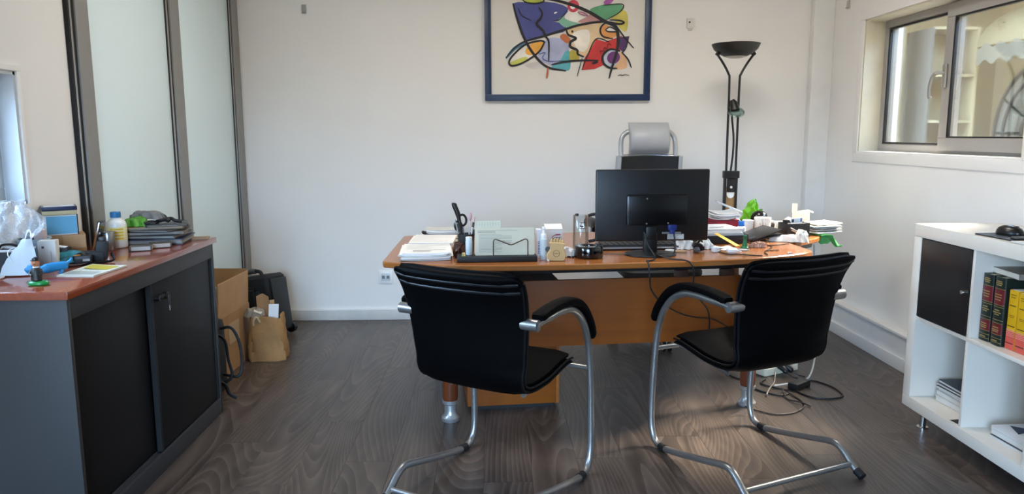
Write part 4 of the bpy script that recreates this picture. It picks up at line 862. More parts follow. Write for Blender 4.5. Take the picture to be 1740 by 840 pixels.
obj('disc', MB().lathe([(0.011, -0.003), (0.012, 0), (0.011, 0.003)], BLACK, 18, c=(0.004, 0.03, 0.048), M=Euler((R(80), 0, 0)).to_matrix()), kf); obj('stem', MB().cyl((0.004, 0.032, 0.003), (0.004, 0.03, 0.04), 0.003, BLACK, 8), kf)
obj('strap', MB().tube([(0.004, 0.028, 0.004), (0.0, 0.0, 0.006), (0.004, -0.022, 0.004)], 0.0045, P('#d9d5d0', 0.5), 8, smooth=3, flat=0.5), kf)
tp = thing('tape_pouch', 'small black and white pouch lying between the ornament and the black drum', 'pouch', (0.338, 3.335, ZD), R(-25))
obj('body', MB().grid(crum(0.065, 0.045, 0.028, 0.008, 21), 10, 8, P('#d7d4cf', 0.5), 0.0015), tp); obj('lining', MB().box((0.008, -0.015, 0.004), (0.055, 0.02, 0.006), BLACK, bev=0.002), tp)
dm = thing('paperclip_drum', 'glossy black round drum with a hole in its top by the monitor', 'holder', (0.432, 3.315, ZD))
obj('shell', MB().lathe([(0.060, 0), (0.064, 0.003), (0.065, 0.006), (0.065, 0.048), (0.062, 0.054), (0.036, 0.055), (0.030, 0.051), (0.026, 0.020), (0.001, 0.018)], P('#08080a', 0.12, coat=0.5), 40), dm)
jg = thing('glass_jug', 'clear glass coffee press jug with black handle behind the black drum', 'jug', (0.415, 3.50, ZD))
obj('glass', MB().lathe([(0.034, 0.004), (0.035, 0.008), (0.035, 0.168), (0.033, 0.172), (0.031, 0.168), (0.031, 0.010), (0.001, 0.008)], CLEAR, 32), jg)
jf = MB(); jf.box((0.0365, 0, 0.09), (0.003, 0.010, 0.175), CHROME); jf.tube([(0.0365 * math.cos(2 * math.pi * k / 24), 0.0365 * math.sin(2 * math.pi * k / 24), 0.012) for k in range(24)], 0.0028, CHROME, 8, closed=True); jf.lathe([(0.036, 0), (0.037, 0.003), (0.036, 0.006)], BLACK, 24)
obj('frame', jf, jg)
obj('handle', MB().tube([(0.038, 0, 0.168), (0.058, 0, 0.174), (0.082, 0, 0.172), (0.088, 0, 0.13), (0.080, 0, 0.06), (0.04, 0, 0.045)], 0.0075, BLACK, 10, smooth=5), jg)
obj('lid', MB().box((-0.018, -0.01, 0.174), (0.016, 0.014, 0.012), BLACK, bev=0.003), jg)
mk = MB(); mk.tube([(-0.005, -0.0362, 0.138), (0.012, -0.0345, 0.140), (0.022, -0.0285, 0.138)], 0.0015, BLACK, 6); mk.tube([(-0.008, -0.0358, 0.112), (0.012, -0.0343, 0.112), (0.022, -0.0285, 0.111)], 0.0015, BLACK, 6); mk.tube([(-0.006, -0.036, 0.130), (-0.004, -0.036, 0.121), (0.010, -0.0345, 0.121)], 0.003, BLACK, 6); obj('print', mk, jg)

# monitor seen from behind
mo = thing('monitor', 'black flat monitor seen from behind on a round black stand', 'monitor', (0.736, 3.375, ZD), R(2.5))
BLK = P('#09090a', 0.38, var=0.05)
obj('base', MB().lathe([(0.118, 0), (0.120, 0.003), (0.118, 0.008), (0.03, 0.014)], P('#131314', 0.35), 40, M=Matrix.Diagonal((1, 0.8, 1))), mo, (-0.012, -0.002, 0))
nk = MB(); nk.box((-0.012, 0.006, 0.055), (0.062, 0.034, 0.094), BLK, bev=0.006); nk.box((-0.012, 0.0, 0.10), (0.048, 0.03, 0.06), BLK, bev=0.005); obj('neck', nk, mo)
obj('housing', MB().box((0.004, 0.045, 0.224), (0.530, 0.026, 0.332), BLK, bev=0.007), mo)
obj('screen', MB().box((0.004, 0.0585, 0.226), (0.505, 0.002, 0.295), P('#050506', 0.08)), mo)
obj('rear_bump', MB().box((0.020, 0.020, 0.205), (0.285, 0.030, 0.142), P('#0a0a0b', 0.25), bev=0.010), mo)
for xx, zz in ((-0.03, 0.258), (-0.03, 0.143), (0.07, 0.145)): obj('screw', MB().lathe([(0.0035, 0), (0.0035, 0.002)], P('#777', 0.4, .5) if False else ALU, 8, M=Euler((R(90), 0, 0)).to_matrix()), mo, (xx, 0.0055, zz))
lb = MB(); lb.box((0.115, 0.0312, 0.078), (0.078, 0.0015, 0.024), P('#c3c2bd', 0.5)); lb2 = MB(); lb2.box((0.095, 0.0312, 0.096), (0.09, 0.0015, 0.009), P('#7d7d7b', 0.5)); obj('sticker', lb, mo); obj('sticker', lb2, mo)
pr = MB(); lines(pr, 0.08, 0.15, 0.07, 0.086, 4, 0.0302, rn, P('#4f4f4d', 0.6), 0.0016); obj('print', pr, mo)
vg = MB(); vg.box((0.093, 0.018, 0.124), (0.040, 0.020, 0.026), P('#16296f', 0.4), bev=0.003); vg.box((0.093, 0.016, 0.103), (0.024, 0.016, 0.022), P('#16296f', 0.4), bev=0.004); obj('video_plug', vg, mo)
kb = thing('keyboard', 'black keyboard lying behind the monitor stand', 'keyboard', (0.735, 3.585, ZD), R(3))
obj('case', MB().box((0, 0, 0.010), (0.45, 0.15, 0.019), P('#161617', 0.4), bev=0.004), kb); kk = MB()
for r_ in range(5):
    for c in range(15): kk.box((-0.2 + c * 0.0285, -0.052 + r_ * 0.024, 0.0225), (0.024, 0.020, 0.006), P('#1e1e20', 0.5))
o = obj('keys', kk, kb); o['kind'] = 'stuff'
obj('edge_strip', MB().box((0, -0.0765, 0.012), (0.44, 0.003, 0.006), P('#bdbdbb', 0.3, 0.5)), kb)
# clutter around the monitor
def small(name, label, cat, loc, parts, rz=0, group=None):
    t_ = thing(name, label, cat, loc, rz, group)
    for n_, mb_ in parts: obj(n_, mb_, t_)
    return t_
small('wooden_coaster', 'square pale wooden tag lying right of the monitor stand', 'tag', (0.882, 3.452, ZD), [('plate', MB().box((0, 0, 0.0025), (0.055, 0.045, 0.005), P('#b98f62', 0.5), bev=0.001)), ('mark', MB().box((0, 0, 0.0052), (0.03, 0.002, 0.0004), P('#8c6740', 0.6)))], R(-12))
small('plastic_disc', 'white plastic disc lying behind the monitor stand', 'disc', (0.842, 3.47, ZD), [('disc', MB().lathe([(0.026, 0), (0.027, 0.004), (0.024, 0.007), (0.01, 0.008)], P('#cfcfcd', 0.4), 24))])
wc = MB(); wc.box((0, 0, 0.030), (0.045, 0.03, 0.026), BLACK, rot=(R(10), R(14), 0), bev=0.006); wc.box((0.012, 0.01, 0.012), (0.05, 0.03, 0.02), BLACK, rot=(0, R(-12), 0), bev=0.005)
small('webcam', 'small black webcam-like gadget with a grey ball, right of the monitor', 'gadget', (0.962, 3.445, ZD), [('body', wc), ('ball', MB().lathe([(0.0005, -0.0145), (0.010, -0.0105), (0.0145, 0), (0.010, 0.0105), (0.0005, 0.0145)], P('#4b4a4b', 0.35), 18, c=(-0.012, -0.03, 0.0148))), ('arm', MB().tube([(0.0, -0.005, 0.045), (0.014, -0.003, 0.055), (0.024, 0.002, 0.048)], 0.005, BLACK, 8, smooth=3))], R(5))
TIS = P('#dedbd4', 0.7, var=0.04)
small('tissue', 'crumpled white tissue just right of the monitor stand', 'tissue', (0.928, 3.535, ZD), [('paper', MB().grid(crum(0.085, 0.055, 0.022, 0.014, 31), 14, 12, TIS, 0.001))])
small('tissue', 'crumpled white tissue behind the black webcam gadget', 'tissue', (1.02, 3.535, ZD), [('paper', MB().grid(crum(0.075, 0.05, 0.018, 0.013, 32), 14, 12, TIS, 0.001))])
pl = MB(); pl.box((0, 0, 0.013), (0.034, 0.024, 0.024), WHITE, bev=0.004); small('power_plug', 'white plug block with pins in front of the crumpled tissues', 'plug', (1.046, 3.435, ZD), [('body', pl), ('pin', MB().cyl((0.006, -0.012, 0.017), (0.006, -0.028, 0.017), 0.0022, CHROME, 8)), ('pin', MB().cyl((-0.006, -0.012, 0.017), (-0.006, -0.028, 0.017), 0.0022, CHROME, 8))], R(20))
small('charger_head', 'rounded white charger lying in front of the yellow strip', 'charger', (1.112, 3.395, ZD), [('body', MB().prism(rpoly(0.05, 0.034, 0.014), 0, 0.026, P('#e6e5e2', 0.35), bev=0.008)), ('cable_boot', MB().cyl((0.02, -0.002, 0.012), (0.043, -0.004, 0.009), 0.0035, WHITE, 8))], R(-8))
small('white_sheet', 'small white paper slips lying under the yellow strip', 'paper', (1.105, 3.555, ZD), [('sheet', MB().grid(lambda u, v: ((u - .5) * 0.11, (v - .5) * 0.07, 0.002 + 0.006 * math.sin(u * 5) ** 2), 8, 4, P('#cfcfcc', 0.6), 0.001)), ('sheet', MB().box((0.03, -0.045, 0.001), (0.09, 0.03, 0.0014), PAPER, rot=0.4))])
small('white_stick', 'white plastic pen stick lying left of the green chess pawn', 'stick', (1.168, 3.47, ZD), [('barrel', MB().cyl((-0.04, 0.015, 0.005), (0.035, -0.01, 0.005), 0.0045, P('#dedcd6', 0.4), 10)), ('tip', MB().cyl((0.035, -0.01, 0.005), (0.048, -0.0145, 0.005), 0.0045, P('#b9b7b2', 0.4), 10, 0.001))])
GP = P('#14643c', 0.3, var=0.06)
small('chess_pawn', 'dark green plastic chess pawn standing before the black tray', 'chess piece', (1.222, 3.545, ZD), [('base', MB().lathe([(0.019, 0), (0.020, 0.003), (0.018, 0.007), (0.014, 0.010)], GP, 24)), ('body', MB().lathe([(0.013, 0.010), (0.0135, 0.018), (0.009, 0.028), (0.007, 0.044), (0.010, 0.047), (0.010, 0.050)], GP, 20)), ('head', MB().lathe([(0.006, 0.050), (0.0095, 0.055), (0.0095, 0.062), (0.0085, 0.064), (0.001, 0.064)], GP, 20))])
ys = thing('yellow_strip', 'yellow paper strip leaning on the black document tray', 'strip', (1.158, 3.60, ZD), R(10))
obj('strip', MB().grid(lambda u, v: (-0.050 + 0.085 * u + 0.030 * v, 0.055 - 0.070 * u + 0.018 * v, 0.060 - 0.0575 * u), 8, 2, P('#e0b03c', 0.6), 0.001), ys)
pr = MB(); pr.box((0.006, 0.023, 0.0275), (0.008, 0.003, 0.001), P('#5b4317', 0.6), rot=(0, R(35), R(-30))); pr.box((0.017, 0.016, 0.021), (0.012, 0.004, 0.001), P('#5b4317', 0.6), rot=(0, R(35), R(-30))); obj('print', pr, ys)
small('sweet_wrapper', 'pinkish brown crumpled wrapper right of the chess pawn', 'wrapper', (1.295, 3.565, ZD), [('foil', MB().grid(crum(0.09, 0.028, 0.010, 0.008, 41, 16, 8), 16, 8, P('#a3745c', 0.4, var=0.2), 0.001)), ('end', MB().grid(crum(0.03, 0.024, 0.012, 0.008, 42), 8, 6, P('#c9b5a4', 0.45), 0.001))], R(4))
small('paper_scrap', 'tiny white square scrap near the front of the desk right half', 'scrap', (1.372, 3.365, ZD), [('body', MB().box((0, 0, 0.004), (0.016, 0.012, 0.008), P('#e8dcd6', 0.5), bev=0.001)), ('mark', MB().box((0, 0, 0.0083), (0.008, 0.001, 0.0004), INK))], R(10))
kc = MB()
for k in range(7): kc.tube([(0.05 * (k / 6 - .5) + 0.007 * math.cos(2 * math.pi * j / 10), 0.004 * math.sin(k * 2.1) + 0.005 * math.sin(2 * math.pi * j / 10), 0.0035) for j in range(10)], 0.0016, P('#5a4439', 0.3, 0.6), 6, closed=True)
small('key_chain', 'thin dark chain lying flat on the right part of the desk', 'chain', (1.325, 3.455, ZD), [('links', kc)], R(8))
# black tray with papers
tr = thing('document_tray', 'black document tray holding a grey paper stack right of the monitor', 'tray', (1.15, 3.80, ZD), R(8))
obj('base', MB().box((0, 0, 0.006), (0.25, 0.24, 0.010), BLACKM, bev=0.002), tr)
for s_ in (-1, 1): obj('side', MB().box((s_ * 0.123, 0, 0.024), (0.006, 0.24, 0.046), BLACKM, bev=0.001), tr)
obj('front_lip', MB().box((0, -0.118, 0.022), (0.246, 0.006, 0.042), BLACKM, bev=0.001), tr)
t_, z = sheet_stack('paper_stack', 'grey-edged paper stack piled in the black document tray', 'papers', (1.145, 3.80, ZD + 0.012), R(8), 0.215, 0.215, 9, 0.0072, [PAPERG, PAPER, PAPERG], 14, 0.006, 0.03)
pr = MB(); pr.box((0.0, -0.03, 0.0), (0.09, 0.012, 0.0008), P('#77767a', 0.6), rot=0.3); obj('print', pr, t_, (0, 0, z + 0.001))
fb = thing('black_folder', 'flat black folder leaning up on the black document tray', 'folder', (1.392, 3.84, ZD), R(-4))
obj('cover', MB().box((0, 0.0, 0.035), (0.17, 0.20, 0.006), P('#19191b', 0.3), rot=(0, R(-18), R(12)), bev=0.002), fb); obj('cover', MB().box((0.0, 0.0, 0.022), (0.17, 0.20, 0.006), P('#131315', 0.35), rot=(0, R(-12), R(12)), bev=0.002), fb)
obj('clip', MB().box((-0.055, -0.092, 0.018), (0.035, 0.016, 0.012), P('#55565a', 0.3, 0.5), rot=(0, R(-15), R(12)), bev=0.003), fb)
small('remote_control', 'dark blue remote control lying right of the black folder', 'remote', (1.475, 3.87, ZD), [('body', MB().prism(rpoly(0.14, 0.042, 0.012), 0, 0.018, P('#1b2436', 0.4), bev=0.004)), ('button', MB().lathe([(0.007, 0.018), (0.006, 0.020)], DGREY, 12))], R(-20))
rb = thing('red_file_box', 'crimson red file box under the papers right of the monitor', 'file box', (1.295, 4.155, ZD), R(4))
obj('box', MB().box((0, 0, 0.040), (0.125, 0.20, 0.078), P('#9c1730', 0.45, var=0.06), bev=0.003), rb); obj('edge', MB().box((0, -0.1005, 0.076), (0.124, 0.002, 0.004), P('#5e1020', 0.5)), rb)
t_, z = sheet_stack('paper_stack', 'curled white papers heaped on top of the red file box', 'papers', (1.285, 4.145, ZD + 0.080), R(-4), 0.15, 0.20, 6, 0.0055, [PAPERG, PAPER, PAPERG], 15, 0.010, 0.10, curl=0.014)
obj('plastic_sleeve', MB().grid(lambda u, v: (-0.02 + 0.12 * u, -0.09 + 0.16 * v, 0.002 + 0.05 * (1 - u) + 0.006 * math.sin(v * 9)), 8, 8, FILM, 0.0006), t_, (0.0, 0, z + 0.006))
t_, z = sheet_stack('paper_stack', 'low white paper pile right of the red file box', 'papers', (1.452, 4.38, ZD), R(6), 0.12, 0.13, 5, 0.008, [PAPER, PAPERG], 16, 0.012, 0.12, curl=0.02)
small('blue_cap_bottle', 'small white bottle with a bright blue cap behind the black folder', 'bottle', (1.338, 3.95, ZD), [('body', MB().lathe([(0.022, 0), (0.024, 0.003), (0.024, 0.052), (0.014, 0.060)], P('#e3e6e6', 0.35), 20)), ('cap', MB().lathe([(0.0165, 0.060), (0.0165, 0.083), (0.015, 0.085)], P('#1c63b4', 0.4), 20))])
small('white_pot', 'plain white plastic pot left of the patterned mug', 'pot', (1.402, 4.03, ZD), [('wall', MB().lathe([(0.026, 0), (0.028, 0.003), (0.030, 0.080), (0.028, 0.081), (0.026, 0.01), (0.001, 0.008)], P('#e2e0da', 0.4), 24)), ('rim', MB().tube([(0.0295 * math.cos(2 * math.pi * k / 24), 0.0295 * math.sin(2 * math.pi * k / 24), 0.080) for k in range(24)], 0.0018, WHITE, 6, closed=True))])
mg = thing('mug', 'white mug with faint tan drawings in front of the black bowl', 'mug', (1.482, 4.03, ZD))
obj('body', MB().lathe([(0.040, 0), (0.043, 0.003), (0.045, 0.096), (0.042, 0.097), (0.040, 0.01), (0.001, 0.008)], P('#f0e8dc', 0.35), 32), mg)
obj('handle', MB().tube([(0.043, -0.01, 0.075), (0.063, -0.014, 0.07), (0.068, -0.015, 0.05), (0.060, -0.014, 0.03), (0.042, -0.01, 0.025)], 0.005, P('#f0e8dc', 0.35), 8, smooth=4), mg)
pr = MB()
for k in range(8):
    a = R(-150 + 18 * k); pr.tube([(0.0452 * math.cos(a), 0.0452 * math.sin(a), 0.03 + 0.03 * (k % 3)), (0.0455 * math.cos(a + .12), 0.0455 * math.sin(a + .12), 0.045 + 0.025 * (k % 2)), (0.0455 * math.cos(a + .2), 0.0455 * math.sin(a + .2), 0.035 + 0.02 * (k % 3))], 0.0012, P('#b59a6a', 0.5), 5)
obj('print', pr, mg)
small('black_bowl', 'upturned black glossy bowl behind the patterned mug', 'bowl', (1.505, 4.145, ZD), [('shell', MB().lathe([(0.047, 0), (0.05, 0.06), (0.047, 0.085), (0.038, 0.106), (0.022, 0.119), (0.001, 0.122)], P('#151412', 0.18), 32)), ('rim', MB().lathe([(0.051, 0), (0.052, 0.004), (0.047, 0.005)], BLACK, 32))])
lf = thing('green_wrapping', 'bright green crinkled foil wrapping standing behind the white pot', 'wrapping', (1.51, 4.28, ZD), R(8))
def leaf_fn(u, v):
    a = (u - .5) * 2; wv = 0.052 * math.sin(math.pi * (0.18 + 0.72 * v)) ; bend = 0.030 * v * v
    return (a * wv + bend - 0.012 + 0.006 * math.sin(v * 22 + a * 3), 0.02 * a * a + 0.006 * math.sin(u * 18 + v * 9), 0.165 * v + 0.010 * math.sin(u * 11) * v + 0.001)
LGR = P('#6db81f', 0.3, var=0.25, scale=20)
obj('foil', MB().grid(leaf_fn, 14, 18, LGR, 0.001), lf); obj('inner_foil', MB().grid(lambda u, v: (leaf_fn(u, v)[0] * 0.7 + 0.022 + 0.02 * v, leaf_fn(u, v)[1] - 0.014, leaf_fn(u, v)[2] * 0.68), 12, 14, P('#4f9a1d', 0.35, var=0.3, scale=20), 0.001), lf)
# right end: organiser, box, fanned papers, green cloth
og = thing('desk_organiser', 'black mesh desk organiser at the right end of the desk', 'organiser', (1.618, 3.935, ZD), R(14))
OM = P('#1a1a1b', 0.5, var=0.15, scale=200)
obj('base', MB().box((0, 0, 0.003), (0.138, 0.085, 0.006), OM), og)
for s_ in (-1, 1):
    obj('wall', MB().box((0, s_ * 0.041, 0.040), (0.138, 0.003, 0.072), OM, bev=0.001), og); obj('wall', MB().box((s_ * 0.0675, 0, 0.040), (0.003, 0.082, 0.072), OM, bev=0.001), og)
obj('rim', MB().tube([(-0.068, -0.0415, 0.077), (0.068, -0.0415, 0.077), (0.068, 0.0415, 0.077), (-0.068, 0.0415, 0.077)], 0.0022, BLACK, 6, closed=True), og)
pn_ = MB(); pn_.tube([(-0.058, -0.05, 0.056), (0.010, -0.056, 0.022)], 0.0042, P('#8b8781', 0.3, .7), 10); pn_.tube([(0.010, -0.056, 0.022), (0.016, -0.0565, 0.019)], [0.0042, 0.001], P('#55524e', 0.3, .7), 10)
obj('pen_clip', pn_, og)
pn_ = MB(); pn_.tube([(-0.052, -0.05, 0.046), (0.024, -0.058, 0.010)], 0.004, P('#a49a8c', 0.4), 10); obj('pen_clip', pn_, og)
small('business_cards', 'white and blue printed cards standing in the black organiser', 'cards', (1.628, 3.942, ZD + 0.0065), [('card', MB().box((0, 0, 0.048), (0.06, 0.002, 0.09), P('#dfe3e6', 0.5))), ('card', MB().box((0.033, 0.008, 0.048), (0.03, 0.002, 0.094), P('#d9dee4', 0.5))), ('print', MB().box((-0.016, -0.0014, 0.08), (0.012, 0.0005, 0.016), P('#30343c', 0.5))) , ('print', MB().box((0.037, 0.0066, 0.082), (0.012, 0.0005, 0.02), P('#2c4a7e', 0.5)))], R(12))
small('black_stapler', 'black stapler standing at the left inside the organiser', 'stapler', (1.575, 3.925, ZD + 0.0065), [('body', MB().box((0, 0.005, 0.045), (0.032, 0.03, 0.086), BLACK, bev=0.008)), ('jaw', MB().box((0.0, -0.016, 0.04), (0.024, 0.008, 0.07), P('#2a2a2c', 0.3, 0.5), bev=0.002))], R(14))
small('black_pot', 'short dark green and black jar left of the black organiser', 'jar', (1.55, 4.06, ZD), [('body', MB().lathe([(0.024, 0), (0.026, 0.004), (0.026, 0.036), (0.022, 0.04)], P('#1f3d2a', 0.3), 20)), ('lid', MB().lathe([(0.027, 0.04), (0.027, 0.058), (0.025, 0.06)], BLACK, 20))])
WBX = P('#efe6d3', 0.6, var=0.02)
t_, zf = sheet_stack('paper_stack', 'cream document pile under the opened white box at the right end', 'papers', (1.75, 4.285, ZD), R(10), 0.16, 0.20, 5, 0.0075, [PAPER, PAPERC, PAPERG], 17, 0.010, 0.12)
wb = thing('white_carton', 'opened small white carton on the papers at the desk right end', 'box', (1.79, 4.26, ZD + zf + 0.001), R(-24))
for s_ in (-1, 1): obj('wall', MB().box((s_ * 0.046, 0, 0.032), (0.0015, 0.085, 0.062), WBX), wb); obj('wall', MB().box((0, s_ * 0.042, 0.032), (0.092, 0.0015, 0.062), WBX), wb)
obj('bottom', MB().box((0, 0, 0.002), (0.092, 0.084, 0.0015), WBX), wb)
obj('flap', MB().box((-0.035, -0.040, 0.088), (0.030, 0.0012, 0.052), WBX, rot=(R(-8), 0, 0)), wb); obj('flap', MB().box((0.052, 0.0, 0.066), (0.030, 0.085, 0.0012), WBX, rot=(0, R(18), 0)), wb); obj('flap', MB().box((0.012, 0.0, 0.063), (0.055, 0.08, 0.0012), WBX, rot=(R(6), R(-10), 0)), wb)
fan_specs = [('#e3ded4', 0.0, 0.014, 30, 0.012), ('#b9b5ae', 0.010, 0.012, 24, 0.018), ('#ece8df', 0.020, 0.010, 36, 0.026), ('#4f6a70', 0.000, 0.008, 18, 0.034), ('#d9d2c6', 0.014, 0.012, 28, 0.042)]
lbs = ['lowest white folder of the fanned folders at the desk right end', 'grey folder second from bottom in the fanned folders', 'wide white folder in the middle of the fanned folders', 'teal grey folder near the top of the fanned folders', 'topmost cream folder of the fanned folders at the desk right end']
fzs = 0.012
for (hx, dx, th, rz_, _), lb_ in zip(fan_specs, lbs):
    fo = thing('paper_folder', lb_, 'folder', (1.815 + dx, 4.05 + dx * 2, ZD + fzs), R(rz_ - 12), 'fanned folders at the right end of the desk')
    obj('cover', MB().grid(lambda u, v: ((u - .5) * 0.17, (v - .5) * 0.15, 0.0015 + 0.004 * u * u), 8, 2, P(hx, 0.55), 0.0015), fo); obj('sheets', MB().grid(lambda u, v: ((u - .5) * 0.165, (v - .5) * 0.145, 0.0055 + 0.004 * u * u), 8, 2, PAPER, 0.0035), fo)
    fzs += 0.0105
gc = thing('green_cloth', 'bright green cleaning cloth hanging over the right edge of the desk', 'cloth', (1.815, 4.04, ZD))
def gfn(u, v):
    a = R(12); px_ = -0.05 + 0.18 * u; py_ = -0.075 + 0.15 * v; ov = max(0, px_ - 0.022)
    zz = 0.0035 + 0.003 * math.sin(u * 9) - min(ov * 1.3, 0.070) * (0.68 + 0.32 * math.sin(v * 8.0 + 0.6))
    xx = px_ - ov * 0.42 + 0.006 * math.sin(v * 11) * min(1, ov * 40)
    return (xx * math.cos(a) - py_ * math.sin(a), xx * math.sin(a) + py_ * math.cos(a), zz)
obj('fabric', MB().grid(gfn, 20, 16, P('#7be883', 0.85, var=0.08, scale=30), 0.002), gc)
small('blue_notepad', 'pale blue notepad lying behind the black organiser', 'notepad', (1.575, 4.215, ZD), [('cover', MB().box((0, 0, 0.027), (0.11, 0.12, 0.05), P('#97a5c9', 0.5), bev=0.002)), ('spine', MB().box((-0.056, 0, 0.027), (0.004, 0.12, 0.051), P('#6b7cab', 0.5)))], R(-8))
small('envelope', 'white envelope slanting up against the pale blue notepad', 'envelope', (1.63, 4.075, ZD), [('paper', MB().box((0, 0, 0.045), (0.14, 0.10, 0.003), PAPER, rot=(R(12), R(-26), R(20)))), ('flap', MB().box((0.002, 0.0, 0.049), (0.09, 0.05, 0.001), PAPERC, rot=(R(12), R(-26), R(20))))])
cp = thing('crumpled_paper', 'long torn white paper lying before the black organiser', 'paper', (1.512, 3.765, ZD), R(-18))
obj('sheet', MB().grid(crum(0.165, 0.065, 0.014, 0.010, 51, 18, 10), 18, 10, P('#f0ede6', 0.6), 0.001), cp); obj('torn_end', MB().grid(crum(0.05, 0.06, 0.030, 0.016, 52), 10, 10, P('#f0ede6', 0.6), 0.001), cp, (0.075, 0.0, 0))

# ------------------------------------------------------------------ cables
CAB = P('#101011', 0.45)
def cable(label, pts, r_=0.0028, m=CAB, name='cable', n=6): return tag(obj(name, MB().tube(pts, r_, m, 8, smooth=n)), label, 'cable', 'cables on the desk and floor')
def edge_y(x_):   # world y of the desk front edge at world x
    lx = x_ - 0.515; return 3.323 + lx * math.sin(DR) + front(lx / math.cos(DR) * 1.0) * math.cos(DR)
e1, e2 = edge_y(0.672), edge_y(0.80)
cable('black cable drooping from the monitor over the desk front to its middle', [(0.690, 3.36, 0.858), (0.700, 3.33, 0.81), (0.725, 3.28, 0.758), (0.70, 3.20, 0.7535), (0.672, e1 + 0.02, 0.7535), (0.672, e1 - 0.010, 0.745), (0.680, e1 - 0.012, 0.675), (0.694, e1 + 0.02, 0.624), (0.745, 3.20, 0.562), (0.85, 3.30, 0.49), (0.94, 3.345, 0.458), (1.03, 3.375, 0.44), (1.12, 3.39, 0.39)], 0.0036)
cable('black cable arching from behind the monitor stand down the desk front', [(0.833, 3.375, 0.845), (0.835, 3.36, 0.80), (0.822, 3.345, 0.757), (0.74, 3.30, 0.7645), (0.79, e2 + 0.05, 0.7535), (0.835, edge_y(.835) + 0.012, 0.7535), (0.862, edge_y(.86) - 0.012, 0.742), (0.878, edge_y(.87) - 0.014, 0.70), (0.884, edge_y(.88) + 0.0, 0.62), (0.94, 3.25, 0.55), (0.985, 3.32, 0.50), (1.005, 3.35, 0.44), (1.01, 3.37, 0.36)], 0.0036)
cable('thin black cable snaking across the desk right of the webcam gadget', [(1.03, 3.64, 0.7535), (1.055, 3.48, 0.7535), (1.078, 3.345, 0.7535), (1.13, 3.345, 0.7535), (1.185, 3.31, 0.7535), (1.22, 3.30, 0.7535)], 0.0026)
cable('thin black cable looping round the right half of the desktop', [(1.255, 3.33, 0.7535), (1.275, 3.42, 0.7535), (1.365, 3.57, 0.7535), (1.345, 3.67, 0.7535), (1.29, 3.70, 0.7535)], 0.0024)
cable('black cable lying across the desk towards the organiser', [(1.30, 3.61, 0.7535), (1.37, 3.61, 0.7535), (1.44, 3.64, 0.7535), (1.49, 3.675, 0.7535)], 0.0024)
fz = 0.0048
cable('black floor cable coiled beside the right desk leg', [(1.27, 3.89, fz), (1.30, 3.81, fz), (1.34, 3.76, fz), (1.33, 3.68, fz), (1.36, 3.60, fz), (1.44, 3.535, fz), (1.50, 3.60, fz), (1.44, 3.66, fz), (1.40, 3.72, fz), (1.45, 3.79, fz)], 0.004)
cable('black adapter cable making a wide loop on the right of the floor', [(1.60, 3.70, 0.02), (1.64, 3.745, fz + .003), (1.70, 3.745, fz), (1.745, 3.66, fz), (1.752, 3.58, fz), (1.735, 3.51, fz), (1.66, 3.482, fz), (1.585, 3.50, fz), (1.545, 3.57, fz), (1.54, 3.62, 0.014)], 0.0042)
cable('thin brown-black cable looping forward on the floor', [(1.20, 3.40, fz), (1.25, 3.33, fz), (1.31, 3.285, fz), (1.40, 3.30, fz), (1.48, 3.37, fz), (1.505, 3.45, fz), (1.495, 3.53, fz), (1.475, 3.60, fz + .006), (1.455, 3.56, fz + 0.008), (1.45, 3.48, fz), (1.49, 3.42, fz + .006), (1.52, 3.38, fz)], 0.0034, P('#2a1f1c', 0.5))
cable('grey-brown cable lying across the floor cables to the power strip', [(1.36, 3.53, fz + .008), (1.41, 3.62, fz + .010), (1.46, 3.70, fz + .008), (1.50, 3.79, 0.012), (1.52, 3.84, 0.03)], 0.0036, P('#8b7f74', 0.5))
cable('white cable hanging from the desk return down to the floor tangle', [(1.79, 4.06, 0.69), (1.80, 4.05, 0.40), (1.79, 3.98, 0.20), (1.75, 3.88, 0.09), (1.66, 3.74, 0.028), (1.57, 3.70, 0.014), (1.49, 3.665, 0.016), (1.44, 3.64, 0.020)], 0.0046, P('#c8c6c0', 0.5))
ps = thing('power_strip', 'cream power strip on the floor under the right end of the desk', 'power strip', (1.56, 3.92, 0.0), R(27))
CRM = P('#e6dfc6', 0.45)
obj('body', MB().prism(rpoly(0.26, 0.075, 0.012), 0.0015, 0.046, CRM, bev=0.004), ps)
for k in range(3): obj('outlet', MB().lathe([(0.021, 0.046), (0.021, 0.0475), (0.018, 0.0476), (0.017, 0.0462)], P('#cfc8ae', 0.5), 20, c=(-0.075 + 0.075 * k, 0, 0)), ps)
for k, xx in enumerate((-0.03, 0.005)):
    pg = thing('power_plug', ('black plug', 'second black plug')[k] + (' nearer the left in the cream power strip', ' at the middle of the cream power strip')[k], 'plug', (1.56 + xx * math.cos(R(27)) + 0.018, 3.92 + xx * math.sin(R(27)) - 0.035, 0.0), R(27 + 12 * k), 'black plugs in the power strip')
    obj('body', MB().tube([(0, 0.0, 0.052), (0.004, -0.028, 0.040), (0.010, -0.05, 0.022)], [0.017, 0.015, 0.009], BLACK, 12, smooth=3), pg); obj('cord', MB().tube([(0.010, -0.05, 0.022), (0.02, -0.08, 0.008), (0.03, -0.11, 0.0045)], 0.0035, BLACK, 8, smooth=3), pg)
ad = thing('power_adapter', 'black power adapter block lying on the floor cables', 'adapter', (1.575, 3.655, 0.0), R(38))
obj('body', MB().box((0, 0, 0.0195), (0.125, 0.058, 0.037), P('#0e0e10', 0.4), bev=0.006), ad); obj('cable_boot', MB().cyl((0.058, 0, 0.018), (0.078, 0, 0.016), 0.0055, BLACK, 8), ad)

